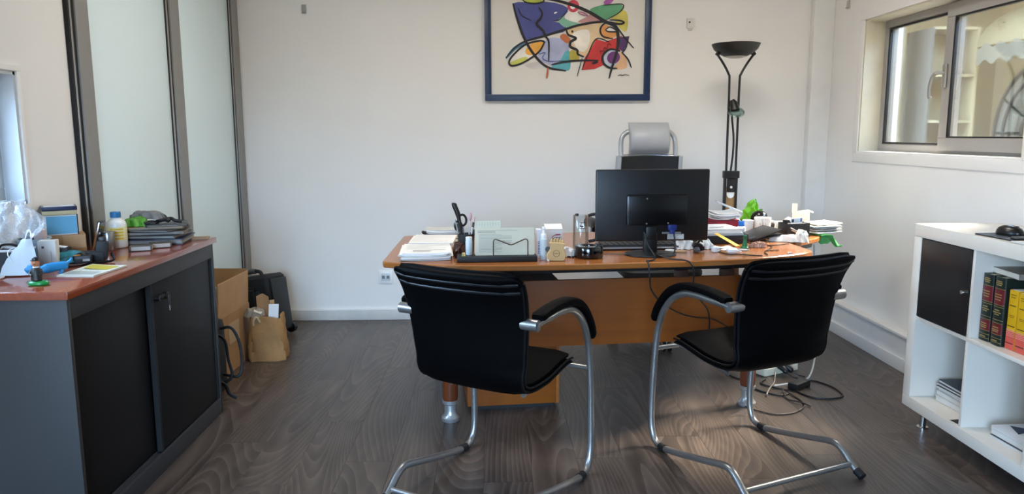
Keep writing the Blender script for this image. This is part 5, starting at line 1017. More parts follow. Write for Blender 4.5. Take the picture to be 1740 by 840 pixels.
# ================================================================== things on the dark cabinet (top at 0.837)
ZB = 0.8375
fg = thing('figurine', 'small figurine in black coat and hat on a green oval stand', 'figurine', (-1.425, 2.33, ZB), R(15))
obj('stand', MB().prism(oval(0, 0, 0.030, 0.019, 0, 28), 0, 0.014, P('#15803c', 0.3), bev=0.004), fg)
obj('body', MB().lathe([(0.013, 0.014), (0.016, 0.018), (0.015, 0.034), (0.013, 0.050), (0.008, 0.057)], P('#1a1715', 0.45), 20, c=(-0.004, 0, 0)), fg)
for s_ in (-1, 1): obj('arm', MB().tube([(-0.004 + s_ * 0.012, 0, 0.050), (-0.004 + s_ * 0.0165, -0.005, 0.038), (-0.004 + s_ * 0.009, -0.013, 0.033)], 0.0042, P('#2b2622', 0.45), 8, smooth=3), fg)
obj('collar', MB().lathe([(0.0085, 0.055), (0.009, 0.058), (0.007, 0.060)], P('#d9d5cc', 0.5), 16, c=(-0.004, 0, 0)), fg)
obj('head', MB().lathe([(0.004, 0.058), (0.010, 0.063), (0.0118, 0.070), (0.0105, 0.077), (0.006, 0.081)], P('#b5734c', 0.5), 18, c=(-0.004, 0, 0)), fg)
fc = MB(); fc.lathe([(0.0006, -0.002), (0.0022, 0), (0.0006, 0.002)], P('#b5734c', 0.5), 8, c=(-0.004, -0.012, 0.0705))
for s_ in (-1, 1): fc.lathe([(0.0005, -0.001), (0.0012, 0), (0.0005, 0.001)], BLACK, 8, c=(-0.004 + s_ * 0.0042, -0.0105, 0.0735))
fc.tube([(-0.008, -0.0108, 0.0665), (-0.004, -0.012, 0.0672), (0.0, -0.0108, 0.0665)], 0.0010, BLACK, 6); obj('face', fc, fg)
obj('hat', MB().lathe([(0.013, 0.0785), (0.0132, 0.0798), (0.0088, 0.0802), (0.0082, 0.087), (0.005, 0.0895), (0.0005, 0.090)], BLACK, 20, c=(-0.004, 0, 0)), fg)
dg = thing('toy_dog', 'blue plastic toy dog lying by the green figurine stand', 'toy', (-1.488, 2.48, ZB), R(38))
BL = P('#1f7fb4', 0.35, var=0.1)
d_ = MB(); d_.tube([(-0.028, 0, 0.018), (0.0, 0, 0.026), (0.035, 0, 0.030), (0.062, 0, 0.032)], [0.013, 0.016, 0.015, 0.012], BL, 12, smooth=3); obj('body', d_, dg)
d_ = MB(); d_.tube([(-0.022, 0, 0.028), (-0.034, 0, 0.036), (-0.048, 0, 0.028), (-0.058, 0, 0.022)], [0.010, 0.014, 0.011, 0.007], BL, 12, smooth=3)
for s_ in (-1, 1): d_.tube([(-0.034, s_ * 0.010, 0.046), (-0.030, s_ * 0.014, 0.052), (-0.026, s_ * 0.015, 0.038)], 0.0045, P('#1a6a9a', 0.35), 8)
obj('head', d_, dg)
for xx, s_ in ((-0.018, -1), (-0.018, 1), (0.045, -1), (0.045, 1)): obj('leg', MB().tube([(xx, s_ * 0.011, 0.020), (xx - 0.004, s_ * 0.013, 0.006), (xx - 0.010, s_ * 0.013, 0.0045)], 0.0045, BL, 8), dg)
obj('tail', MB().tube([(0.06, 0, 0.036), (0.072, 0, 0.046), (0.076, 0, 0.056)], [0.005, 0.004, 0.002], BL, 8, smooth=3), dg)
sa = thing('saucer', 'white saucer under dark and teal odds and ends on the cabinet', 'saucer', (-1.525, 2.70, ZB))
obj('dish', MB().lathe([(0.03, 0), (0.034, 0.002), (0.058, 0.008), (0.060, 0.010), (0.034, 0.005), (0.001, 0.004)], P('#dcd9d4', 0.3), 32), sa)
TEA = P('#1d7377', 0.45, var=0.08)
small('teal_pouch', 'teal zip pouch lying across the white saucer', 'pouch', (-1.53, 2.705, ZB + 0.0105), [('shell', MB().grid(crum(0.10, 0.05, 0.030, 0.006, 61), 14, 10, TEA, 0.0015)), ('zip', MB().tube([(-0.045, -0.02, 0.012), (-0.01, -0.024, 0.022), (0.03, -0.02, 0.022), (0.048, -0.012, 0.010)], 0.0028, P('#0f4c50', 0.4), 6, smooth=3))], R(18))
small('dark_case', 'small dark case with orange streak at the right of the white saucer', 'case', (-1.478, 2.69, ZB + 0.010), [('body', MB().box((0, 0, 0.014), (0.055, 0.040, 0.026), P('#14181c', 0.45), bev=0.006)), ('streak', MB().box((-0.018, -0.006, 0.029), (0.022, 0.007, 0.003), P('#b98344', 0.5), rot=0.7)), ('label', MB().box((0.012, -0.0203, 0.012), (0.022, 0.0008, 0.008), P('#a8a3a0', 0.5)))], R(20))
mz = thing('magazine', 'pale magazine with a yellow panel lying at the cabinet front edge', 'magazine', (-1.377, 2.56, ZB), R(-4))
obj('pages', MB().box((0, 0, 0.0025), (0.125, 0.20, 0.0045), P('#cdc8ba', 0.6)), mz); obj('cover', MB().grid(lambda u, v: ((u - .5) * 0.127, (v - .5) * 0.202, 0.006 + 0.004 * (1 - u) ** 3 * v), 8, 6, P('#c9c6b4', 0.45), 0.0006), mz)
pr = MB(); pr.quad((-0.045, 0.015, 0.0105), (0.045, 0.0, 0.0066), (0.052, 0.07, 0.0068), (-0.055, 0.088, 0.0105), P('#bca73a', 0.5)); obj('print', pr, mz); pr = MB(); pr.quad((-0.05, -0.085, 0.0072), (0.05, -0.085, 0.0066), (0.05, -0.03, 0.0066), (-0.05, -0.035, 0.0080), P('#9a988c', 0.5)); obj('print', pr, mz)
bs = thing('camera', 'heap of black camera gear with a lens in front of the cardboard boxes', 'camera gear', (-1.492, 2.752, ZB), R(20))
g = MB(); g.box((0.0, 0, 0.022), (0.11, 0.05, 0.042), BLACKM, bev=0.012); obj('body', g, bs)
obj('lens', MB().lathe([(0.020, 0), (0.022, 0.004), (0.022, 0.032), (0.018, 0.036), (0.010, 0.030)], BLACK, 24, c=(0, 0, 0), M=Euler((R(90), 0, 0)).to_matrix()), bs, (-0.02, -0.024, 0.0245))
obj('grip', MB().box((0.045, 0.0, 0.044), (0.042, 0.04, 0.07), BLACKM, rot=(0, R(8), 0), bev=0.012), bs)
obj('strap', MB().tube([(-0.055, -0.01, 0.035), (-0.085, -0.02, 0.012), (-0.06, -0.045, 0.006), (-0.01, -0.055, 0.005), (0.05, -0.05, 0.006), (0.085, -0.03, 0.010), (0.075, 0.0, 0.03)], 0.0075, BLACKM, 8, smooth=4, flat=0.4), bs)
obj('hood', MB().box((0.047, 0.01, 0.082), (0.024, 0.02, 0.02), BLACK, bev=0.006), bs)
cs_ = thing('black_case', 'small black case between the white box and the camera gear', 'case', (-1.571, 2.716, ZB), R(12))
obj('body', MB().box((0, 0, 0.032), (0.06, 0.045, 0.062), BLACKM, bev=0.004), cs_); obj('card', MB().box((-0.002, 0, 0.066), (0.045, 0.03, 0.003), PAPER, rot=(0, R(8), 0)), cs_)
ph = thing('smartphone', 'dark phone leaning upright with a bright edge left of the metal tin', 'phone', (-1.60, 3.005, ZB), (0, R(14), R(10)))
obj('body', MB().box((0, 0, 0.066), (0.011, 0.066, 0.130), P('#23262c', 0.35), bev=0.004), ph); obj('edge', MB().box((0.0, -0.034, 0.066), (0.008, 0.002, 0.120), CHROME, bev=0.0006), ph); obj('screen', MB().box((0.006, 0, 0.066), (0.0008, 0.060, 0.118), P('#0b0c10', 0.1)), ph)
ti = thing('metal_tin', 'brushed metal tin with brown panel in front of the blue-capped bottle', 'tin', (-1.572, 3.055, ZB))
obj('can', MB().lathe([(0.024, 0), (0.0255, 0.002), (0.0255, 0.074), (0.0245, 0.076), (0.023, 0.075), (0.001, 0.0745)], P('#9b9a96', 0.3, 0.8), 28), ti)
lab = MB(); lab.rings([[(0.0258 * math.cos(R(a)), 0.0258 * math.sin(R(a)), z_) for a in range(-140, -80, 8)] + [(0.0248 * math.cos(R(a)), 0.0248 * math.sin(R(a)), z_) for a in range(-84, -144, -8)] for z_ in (0.012, 0.066)], P('#5a463a', 0.5)); obj('label', lab, ti)
bo = thing('blue_cap_bottle', 'white spirit bottle with blue cap and yellow label on the cabinet', 'bottle', (-1.575, 3.135, ZB))
obj('body', MB().lathe([(0.036, 0), (0.039, 0.004), (0.039, 0.098), (0.036, 0.108), (0.024, 0.118), (0.017, 0.122), (0.017, 0.128)], P('#dfe0dc', 0.3), 32), bo)
obj('cap', MB().lathe([(0.0205, 0.126), (0.0205, 0.147), (0.018, 0.150)], P('#1a6b9c', 0.4), 28), bo)
lab = MB(); lab.lathe([(0.0393, 0.030), (0.0396, 0.031), (0.0396, 0.088), (0.0393, 0.089)], P('#d8d4a8', 0.5), 32, cap=False)
for k in range(4): lab.rings([[(0.0399 * math.cos(R(a)), 0.0399 * math.sin(R(a)), z_) for a in range(-95, -15 - 8 * (k % 2), 10)] + [(0.0395 * math.cos(R(a)), 0.0395 * math.sin(R(a)), z_) for a in range(-25 - 8 * (k % 2), -105, -10)] for z_ in (0.036 + 0.013 * k, 0.044 + 0.013 * k)], P('#d3b23a', 0.5))
obj('label', lab, bo)
bx = thing('cardboard_carton', 'brown cardboard carton on the cabinet, lowest of its box pile', 'box', (-1.628, 2.865, ZB), R(32))
obj('body', MB().box((0, 0, 0.047), (0.118, 0.105, 0.094), CARD, bev=0.001), bx); obj('flap', MB().box((0.020, -0.0535, 0.068), (0.075, 0.0015, 0.05), CARDL), bx)
pr = MB()
for a0, a1, b0, b1 in ((-0.03, 0.02, 0.030, 0.031), (-0.03, 0.02, 0.044, 0.045), (-0.03, -0.029, 0.030, 0.045), (0.019, 0.02, 0.030, 0.045)): pr.quad((a0, -0.0546, b0), (a1, -0.0546, b0), (a1, -0.0546, b1), (a0, -0.0546, b1), P('#6b4a30', 0.7))
obj('print', pr, bx)
b2 = thing('white_blue_box', 'white and sky-blue box in the middle of the box pile on the cabinet', 'box', (-1.640, 2.855, ZB + 0.0945), R(32))
obj('body', MB().box((-0.004, 0, 0.038), (0.108, 0.092, 0.075), P('#d8d8d4', 0.5), bev=0.001), b2); obj('face', MB().box((0.0, -0.0465, 0.038), (0.098, 0.001, 0.066), P('#5d9dbb', 0.5)), b2); obj('end', MB().box((0.052, 0.0, 0.038), (0.004, 0.092, 0.076), P('#1c2024', 0.5)), b2)
b3 = thing('navy_tin_box', 'navy and cream flat tin box on top of the box pile', 'box', (-1.642, 2.852, ZB + 0.1705), R(32))
obj('base', MB().box((0, 0, 0.0085), (0.112, 0.098, 0.016), P('#b3a680', 0.4), bev=0.002), b3); obj('lid', MB().box((0, 0, 0.024), (0.115, 0.101, 0.015), P('#1d2440', 0.35), bev=0.003), b3); obj('lid_panel', MB().box((0, 0, 0.0322), (0.10, 0.086, 0.001), P('#c5c0bd', 0.4)), b3)
wb = thing('white_medicine_box', 'tall white medicine box standing behind the hanging mask', 'box', (-1.577, 2.655, ZB), R(14))
obj('carton', MB().box((0, 0, 0.049), (0.056, 0.042, 0.098), P('#d5d1c9', 0.5), bev=0.001), wb)
pr = MB(); pr.box((-0.012, -0.0213, 0.075), (0.008, 0.0006, 0.008), P('#55535a', 0.5)); pr.tube([(0.012, -0.0214, 0.02), (0.013, -0.0214, 0.055), (0.010, -0.0214, 0.06)], 0.0009, P('#9c98a0', 0.5), 5); obj('print', pr, wb)
bk = thing('black_crate', 'open black plastic crate at the left on the cabinet', 'crate', (-1.632, 2.545, ZB), R(6))
for c_, d_ in (((0, -0.036, 0.040), (0.10, 0.004, 0.08)), ((0, 0.036, 0.040), (0.10, 0.004, 0.08)), ((-0.049, 0, 0.040), (0.004, 0.07, 0.08)), ((0.049, 0, 0.040), (0.004, 0.07, 0.08)), ((0, 0, 0.002), (0.10, 0.07, 0.004))): obj('wall', MB().box(c_, d_, P('#24282f', 0.5)), bk)
obj('rim', MB().tube([(-0.052, -0.038, 0.082), (0.052, -0.038, 0.082), (0.052, 0.038, 0.082), (-0.052, 0.038, 0.082)], 0.0045, P('#c9cbcc', 0.4), 8, closed=True), bk)
obj('handle', MB().tube([(-0.045, 0.0, 0.084), (-0.03, -0.005, 0.098), (0.0, -0.006, 0.100), (0.02, -0.004, 0.092)], 0.004, BLACK, 8, smooth=3), bk)
ms = thing('face_mask', 'pale blue disposable face mask draped over the black crate', 'mask', (-1.575, 2.525, ZB), R(10))
def mfn(u, v):
    t = v; z_ = 0.118 * (1 - t) ** 1.3 + 0.004; y_ = -0.012 - 0.030 * t; wd = 0.022 + 0.085 * math.sin(min(1, t * 1.25) * math.pi / 2)
    return ((u - .62) * wd + 0.014 - 0.018 * t, y_ - 0.008 * math.sin(u * math.pi), z_ + 0.003 * math.sin(v * 30) * (1 - v))
obj('cloth', MB().grid(mfn, 10, 20, P('#c3ccd0', 0.75), 0.0015), ms)
obj('ear_loop', MB().tube([(0.004, -0.014, 0.118), (0.010, -0.004, 0.142), (0.018, 0.0, 0.146), (0.022, -0.008, 0.112)], 0.0022, P('#dfe3e5', 0.6), 6, smooth=4), ms)
obj('ear_loop', MB().tube([(-0.028, -0.034, 0.040), (-0.045, -0.03, 0.075), (-0.035, -0.015, 0.092), (-0.008, -0.014, 0.085)], 0.0018, P('#dfe3e5', 0.6), 6, smooth=4), ms)
wt = thing('white_dish', 'thin white lid lying at the left edge of the cabinet under the mask', 'lid', (-1.655, 2.44, ZB)); obj('disc', MB().lathe([(0.044, 0), (0.046, 0.003), (0.042, 0.006), (0.01, 0.005)], P('#d5d8da', 0.4), 28), wt); obj('rim', MB().tube([(0.0455 * math.cos(2 * math.pi * k / 28), 0.0455 * math.sin(2 * math.pi * k / 28), 0.005) for k in range(28)], 0.002, WHITE, 6, closed=True), wt)
tb_ = thing('storage_basin', 'grey-blue plastic basin of odds and ends behind the white medicine box', 'basin', (-1.653, 2.70, ZB), R(10))
GB = P('#a9b5bd', 0.45)
tp_ = [(0.045, 0.0), (0.047, 0.002), (0.050, 0.094), (0.056, 0.096), (0.056, 0.100), (0.049, 0.099), (0.046, 0.006), (0.001, 0.004)]
obj('shell', MB().lathe(tp_, GB, 24), tb_); obj('label', MB().box((0.012, -0.0505, 0.072), (0.05, 0.0012, 0.03), P('#8c97a8', 0.5)), tb_)
small('cloth_roll', 'dusty pink cloth roll standing up in the grey-blue basin', 'cloth', (-1.634, 2.698, ZB + 0.007), [('roll', MB().tube([(0, 0, 0), (0.004, 0, 0.07), (0.010, 0, 0.125)], [0.018, 0.020, 0.015], P('#c0a9a3', 0.7), 14, smooth=4)), ('end', MB().lathe([(0.012, 0.123), (0.006, 0.130), (0.001, 0.131)], P('#d8cac4', 0.7), 14, c=(0.010, 0, 0)))])
small('navy_beret', 'round navy beret lying in the grey-blue basin', 'hat', (-1.676, 2.70, ZB + 0.062), [('dome', MB().lathe([(0.021, 0), (0.022, 0.03), (0.018, 0.048), (0.008, 0.056), (0.001, 0.057)], P('#2f3a58', 0.5), 20)), ('rim', MB().lathe([(0.0215, 0), (0.023, 0.003), (0.021, 0.006)], P('#232b42', 0.5), 20))])
pbg = thing('plastic_bag', 'large crumpled clear plastic bag at the left end of the cabinet', 'bag', (-1.632, 2.585, ZB))
def bagfn(u, v):
    a = 2 * math.pi * u; r_ = (0.072 + 0.012 * math.sin(3 * a + 1) + 0.008 * math.sin(7 * a + 5 * v) + 0.007 * math.sin(11 * a - 9 * v)) * (math.sin(math.pi * (0.12 + 0.83 * v)) ** 0.6)
    return (max(-0.082, r_ * math.cos(a) * 0.95 - 0.01), r_ * math.sin(a) * 1.35, 0.112 + 0.115 * v + 0.012 * math.sin(5 * a + 2) * v + 0.008 * math.sin(9 * a))
obj('film', MB().grid(bagfn, 46, 16, FILM), pbg, ang=75)
obj('twist', MB().grid(lambda u, v: (0.016 * math.cos(6.28 * u) * (0.4 + v) - 0.02, 0.02 * math.sin(6.28 * u) * (0.4 + v) + 0.05, 0.205 + 0.035 * v + 0.006 * math.sin(u * 25)), 20, 5, FILM), pbg, ang=75)
# folder pile at the far end of the cabinet
def folder(label, x_, y_, z_, rz_, w_, d_, th, hexc, inner=True, tilt=0.0, group='folders piled on the far end of the cabinet'):
    t_ = thing('file_folder', label, 'folder', (x_, y_, z_), (0, R(tilt), R(rz_)), group)
    m = P(hexc, 0.4, var=0.08)
    if inner:
        obj('cover', MB().box((0, 0, th * 0.12), (w_, d_, th * 0.2), m, bev=0.0006).box((0, 0, th * 0.88), (w_, d_, th * 0.2), m, bev=0.0006).box((-w_ / 2 + 0.001, 0, th / 2), (0.002, d_, th), m), t_)
        obj('sheets', MB().box((0.001, 0.0, th * 0.5), (w_ - 0.012, d_ - 0.01, th * 0.52), P('#8f8c86', 0.7, var=0.08)), t_)
    else: obj('cover', MB().box((0, 0, th / 2), (w_, d_, th), m, bev=0.001), t_)
    return t_
zz = ZB
specs = [('navy blue bottom folder of the pile at the cabinet far end', -1.49, 3.285, 8, 0.29, 0.22, 0.026, '#1b2138'), ('black folder just above the navy bottom folder', -1.495, 3.28, 2, 0.27, 0.21, 0.016, '#18191c'),
         ('brown-grey file in the lower middle of the folder pile', -1.48, 3.285, 14, 0.26, 0.20, 0.012, '#6d6258'), ('charcoal folder in the middle of the folder pile', -1.50, 3.28, -6, 0.26, 0.20, 0.010, '#2c2d30'),
         ('tan cardboard file in the upper folder pile', -1.475, 3.285, 18, 0.23, 0.18, 0.008, '#9a8261')]
for lb_, x_, y_, rz_, w_, d_, th, hx in specs: folder(lb_, x_, y_, zz, rz_, w_, d_, th, hx); zz += th + 0.0006
folder('dark grey folder at the right of the pile top', -1.435, 3.30, zz, 22, 0.17, 0.16, 0.008, '#3e3f42')
gl = thing('green_gloves', 'bright green and black work gloves on the folder pile', 'gloves', (-1.545, 3.245, zz + 0.0005), R(10))
obj('palm', MB().grid(crum(0.095, 0.07, 0.020, 0.010, 71), 14, 10, P('#4f8f2c', 0.6, var=0.2), 0.0015), gl)
for k in range(4): obj('finger', MB().tube([(0.03, -0.025 + 0.016 * k, 0.012), (0.055, -0.027 + 0.018 * k, 0.014), (0.085, -0.03 + 0.02 * k, 0.010)], [0.007, 0.0075, 0.005], P('#1b1c1b', 0.6), 8, smooth=3), gl)
bn = thing('grey_bonnet', 'crumpled grey fabric lying on the green gloves', 'cloth', (-1.515, 3.30, zz + 0.026), R(-10)); obj('fabric', MB().grid(crum(0.14, 0.06, 0.014, 0.012, 72), 16, 10, P('#77746f', 0.8, var=0.15), 0.0015), bn)
small('sweater_strap', 'black knotted strap on the right of the folder pile', 'strap', (-1.42, 3.27, zz + 0.0095), [('band', MB().tube([(-0.05, 0.01, 0.008), (-0.02, -0.01, 0.014), (0.01, 0.012, 0.020), (0.035, -0.004, 0.012), (0.06, 0.004, 0.008)], 0.0075, BLACKM, 8, smooth=4)), ('knot', MB().lathe([(0.001, -0.012), (0.011, -0.006), (0.013, 0.0), (0.010, 0.007), (0.001, 0.012)], BLACKM, 12, c=(0.0, 0.004, 0.014)))])
ev = thing('envelope', 'brown paper envelope lying flat at the far front corner of the cabinet', 'envelope', (-1.335, 3.385, ZB), R(14))
obj('paper', MB().box((0, 0, 0.003), (0.085, 0.075, 0.005), P('#9a7f66', 0.7)), ev); obj('flap', MB().box((0.004, -0.012, 0.0062), (0.065, 0.04, 0.001), P('#8a715a', 0.7)), ev)
def cig(label, x_, y_, rz_):
    t_ = thing('flat_box', label, 'box', (x_, y_, ZB), R(rz_), 'small flat boxes on the cabinet')
    obj('carton', MB().box((0, 0, 0.0105), (0.082, 0.056, 0.020), P('#4a4136', 0.4), bev=0.001), t_); obj('side_band', MB().box((0.0, -0.0284, 0.0105), (0.070, 0.0008, 0.015), P('#b3aaa0', 0.5)), t_); obj('side_band', MB().box((0.0413, 0.0, 0.0105), (0.0008, 0.050, 0.015), P('#c3bab0', 0.5)), t_)
cig('small dark flat box with pale sides, nearer of two by the folders', -1.437, 3.045, 22); cig('small dark flat box touching the folders, farther of two', -1.395, 3.128, 28)

# ================================================================== floor things by the cabinet
BXY = (-1.58, 4.09)
cb = thing('moving_box', 'open brown cardboard box on the floor behind the dark cabinet', 'box', (-1.575, 4.115, 0), R(-2))
bw, bd, bh = 0.24, 0.46, 0.325
for c_, d_ in (((bw / 2, 0, bh / 2), (0.006, bd, bh)), ((-bw / 2, 0, bh / 2), (0.006, bd, bh)), ((0, bd / 2, bh / 2), (bw, 0.006, bh)), ((0, -bd / 2, bh / 2), (bw, 0.006, bh)), ((0, 0, 0.004), (bw, bd, 0.006))): obj('wall', MB().box(c_, d_, CARD), cb)
obj('flap', MB().box((bw / 2 + 0.004, 0.0, bh + 0.098), (0.005, bd - 0.02, 0.195), CARDL, rot=(0, R(3), 0)), cb)
obj('flap', MB().box((0, bd / 2 + 0.012, bh + 0.10), (bw - 0.02, 0.005, 0.20), CARD, rot=(R(-6), 0, 0)), cb)
obj('sticker', MB().box((bw / 2 + 0.004, -0.02, bh - 0.11), (0.002, 0.15, 0.115), P('#b49a78', 0.6)), cb)
pk = thing('plastic_wrap', 'crumpled clear plastic wrap bulging out of the open cardboard box', 'plastic', (-1.585, 4.08, 0.01))
obj('film', MB().grid(lambda u, v: (0.085 * math.cos(6.283 * u) * math.sin(math.pi * (.1 + .85 * v)) ** .6 + 0.008 * math.sin(u * 40 + v * 9), 0.15 * math.sin(6.283 * u) * math.sin(math.pi * (.1 + .85 * v)) ** .6 + 0.012 * math.sin(u * 31), 0.015 + 0.46 * v + 0.014 * math.sin(u * 25 + v * 14)), 40, 16, FILM), pk, ang=75)
rk = thing('backpack', 'black backpack with dangling strap loops behind the cabinet end', 'backpack', (-1.475, 3.64, 0), R(-4))
obj('body', MB().box((0, 0, 0.20), (0.22, 0.20, 0.39), P('#101114', 0.7, var=0.15), bev=0.05), rk); obj('pocket', MB().box((0.02, -0.105, 0.13), (0.16, 0.03, 0.2), P('#15161a', 0.7), bev=0.015), rk)
obj('strap', MB().tube([(0.10, 0.02, 0.345), (0.165, 0.02, 0.35), (0.198, 0.03, 0.27), (0.205, 0.03, 0.16), (0.185, 0.02, 0.10), (0.11, 0.02, 0.11)], 0.0075, RUBBER, 8, smooth=5, flat=0.5), rk)
obj('strap', MB().tube([(0.10, -0.03, 0.335), (0.15, -0.03, 0.30), (0.158, -0.02, 0.20), (0.170, -0.02, 0.11), (0.10, -0.03, 0.06)], 0.0075, RUBBER, 8, smooth=5, flat=0.5), rk)
obj('tail_strap', MB().tube([(0.105, -0.05, 0.10), (0.15, -0.05, 0.075), (0.165, -0.05, 0.035), (0.20, -0.045, 0.010)], 0.010, RUBBER, 8, smooth=4, flat=0.5), rk)
kb_ = thing('paper_bag', 'crumpled brown kraft paper bag on the floor beside the cardboard box', 'bag', (-1.322, 4.275, 0), R(6))
def bag_ring(z_, s): 
    out = []
    for k in range(32):
        a = 2 * math.pi * k / 32; cx, cy = math.cos(a), math.sin(a)
        x_ = 0.105 * s * math.copysign(abs(cx) ** 0.4, cx); y_ = 0.07 * s * math.copysign(abs(cy) ** 0.4, cy)
        wv = 0.012 * abs(math.sin(a * 3.5 + z_ * 14)) - 0.006 + 0.006 * abs(math.sin(a * 8 - z_ * 26 + 1)) - 0.003; out.append((x_ + wv * cx, y_ + wv * cy, z_ + (0.012 * math.sin(3 * a + 1) if z_ > 0.2 else 0)))
    return out
kr = [bag_ring(z_, s) for z_, s in ((0.002, 0.98), (0.03, 1.02), (0.06, 0.99), (0.09, 1.0), (0.12, 0.94), (0.15, 0.95), (0.18, 0.89), (0.21, 0.89), (0.235, 0.83), (0.25, 0.84), (0.262, 0.80))]
inner = [[(x_ * .96, y_ * .96, z_) for x_, y_, z_ in r_] for r_ in reversed(kr)]; inner[-1] = [(x_, y_, 0.006) for x_, y_, z_ in inner[-1]]
obj('body', MB().rings(kr + inner, KRAFT), kb_)
obj('handle', MB().tube([(-0.03, -0.058, 0.235), (-0.045, -0.075, 0.27), (-0.06, -0.08, 0.25), (-0.065, -0.07, 0.22)], 0.006, P('#c8b391', 0.7), 8, smooth=3), kb_)
small('cardboard_piece', 'curved piece of brown cardboard sticking out of the paper bag', 'cardboard', (-1.345, 4.29, 0.012), [('sheet', MB().grid(lambda u, v: (-0.035 + 0.07 * u - 0.02 * (v - .5) ** 2, 0.01 * math.sin(u * 3), 0.375 * v * (1 - 0.10 * abs(u - .45))), 8, 8, CARD, 0.003)), ('fold', MB().grid(lambda u, v: (0.035 + 0.022 * v, 0.002 + 0.02 * v, 0.22 + 0.115 * u), 6, 2, CARDL, 0.003))])
small('white_leaflet', 'white stiff leaflet leaning out of the right of the paper bag', 'leaflet', (-1.285, 4.255, 0.012), [('sheet', MB().box((0, 0, 0.165), (0.055, 0.002, 0.31), P('#e2e2df', 0.5), rot=(0, R(4), 0))), ('corner', MB().box((-0.014, -0.003, 0.225), (0.03, 0.002, 0.05), P('#c9d3e4', 0.5), rot=(0, R(25), 0)))], R(18))
small('grey_packet', 'grey folded packet lying across the mouth of the paper bag', 'packet', (-1.388, 4.255, 0.262), [('body', MB().grid(crum(0.10, 0.08, 0.030, 0.010, 81), 12, 10, P('#8f8778', 0.6), 0.0015)), ('end', MB().box((0.035, -0.02, 0.032), (0.045, 0.03, 0.004), P('#d6cdbd', 0.6), rot=(R(10), R(22), R(20)), bev=0.001))], R(-14))
su = thing('trolley_bag', 'black wheeled trolley bag leaning by the back wall', 'luggage', (-1.475, 4.80, 0), (R(-3), R(-9), R(-20)))
SB = P('#121417', 0.65, var=0.1); SB2 = P('#1d2124', 0.5)
obj('body', MB().prism(rpoly(0.25, 0.20, 0.035), 0.035, 0.40, SB, bev=0.02), su)
obj('base_tray', MB().prism(rpoly(0.262, 0.212, 0.035), 0.022, 0.12, SB2, bev=0.008), su)
obj('back_rail', MB().box((0.130, 0, 0.20), (0.016, 0.16, 0.34), SB2, bev=0.006), su)
obj('carry_handle', MB().tube([(-0.09, -0.05, 0.395), (-0.08, -0.055, 0.425), (-0.02, -0.06, 0.432), (0.04, -0.055, 0.425), (0.055, -0.05, 0.395)], 0.012, SB, 10, smooth=4), su)
obj('grip', MB().tube([(-0.05, -0.059, 0.429), (-0.02, -0.061, 0.433), (0.015, -0.058, 0.429)], 0.017, P('#4a4d50', 0.4), 10, smooth=3), su)
obj('emblem', MB().prism(oval(0, 0, 0.024, 0.016, 20, 20), 0, 0.004, P('#2c3034', 0.35), bev=0.0015), su, (0.03, -0.100, 0.285), (R(90), 0, 0))
obj('pocket', MB().box((-0.045, -0.106, 0.24), (0.12, 0.022, 0.19), SB, bev=0.009), su); obj('zip', MB().tube([(-0.10, -0.118, 0.31), (-0.045, -0.119, 0.318), (0.01, -0.118, 0.31)], 0.0025, P('#3a3d40', 0.4), 6), su)
for s_ in (-1, 1):
    w_ = MB(); w_.tube([(0.118, s_ * 0.088 - 0.014, 0.030), (0.118, s_ * 0.088 + 0.014, 0.030)], 0.034, BLACK, 22); w_.tube([(0.118, s_ * 0.088 - 0.016, 0.030), (0.118, s_ * 0.088 + 0.016, 0.030)], 0.014, P('#3d4042', 0.4), 14); obj('wheel', w_, su)
obj('stand_foot', MB().box((-0.10, 0, 0.013), (0.03, 0.16, 0.022), SB2, bev=0.004), su)
small('clothes_bundle', 'black bundle of clothing lying on the floor left of the trolley bag', 'bundle', (-1.62, 4.56, 0), [('fabric', MB().grid(crum(0.15, 0.16, 0.30, 0.03, 91, 16, 16, 0.35), 16, 16, P('#0f1114', 0.8, var=0.2), 0.002)), ('buckle', MB().lathe([(0.0005, -0.006), (0.006, 0), (0.0005, 0.006)], CHROME, 10, c=(0.055, -0.06, 0.318)))])

# ================================================================== in and on the white bookcase
ZT = 0.9085
mp = thing('mouse_pad', 'black mouse pad with a rounded corner on the white bookcase', 'mouse pad', (1.985, 2.745, ZT), R(3))
obj('mat', MB().prism(rpoly(0.19, 0.225, 0.02), 0, 0.004, BLACKM, bev=0.001), mp); obj('wrist_rest', MB().prism(rpoly(0.16, 0.06, 0.028), 0.004, 0.013, P('#1b1b1d', 0.5), bev=0.004), mp, (0.0, -0.08, 0))
mu = thing('computer_mouse', 'black computer mouse on the black mouse pad', 'mouse', (1.985, 2.785, ZT + 0.0045), R(-78))
obj('shell', MB().rings([[(0.057 * a, 0.032 * a2 * 1.0, z_) for a, a2 in [(math.cos(2 * math.pi * k / 24) * s, math.sin(2 * math.pi * k / 24) * s) for k in range(24)]] for z_, s in ((0, 0.96), (0.006, 1.0), (0.016, 0.96), (0.026, 0.82), (0.033, 0.58), (0.037, 0.28), (0.038, 0.05))], P('#0e0e10', 0.3)), mu)
obj('wheel', MB().tube([(0.028, -0.004, 0.031), (0.028, 0.004, 0.031)], 0.006, DGREY, 12), mu)
t_, z = sheet_stack('paper_stack', 'white sheets lying beside the mouse pad on the bookcase front edge', 'papers', (1.925, 2.565, ZT), R(4), 0.10, 0.10, 3, 0.002, [PAPER, PAPERG], 18, 0.006, 0.05)
GBK, RBK, GOLD = P('#14231d', 0.4, var=0.08), P('#6a1a22', 0.4), P('#b29a5a', 0.4, 0.3)
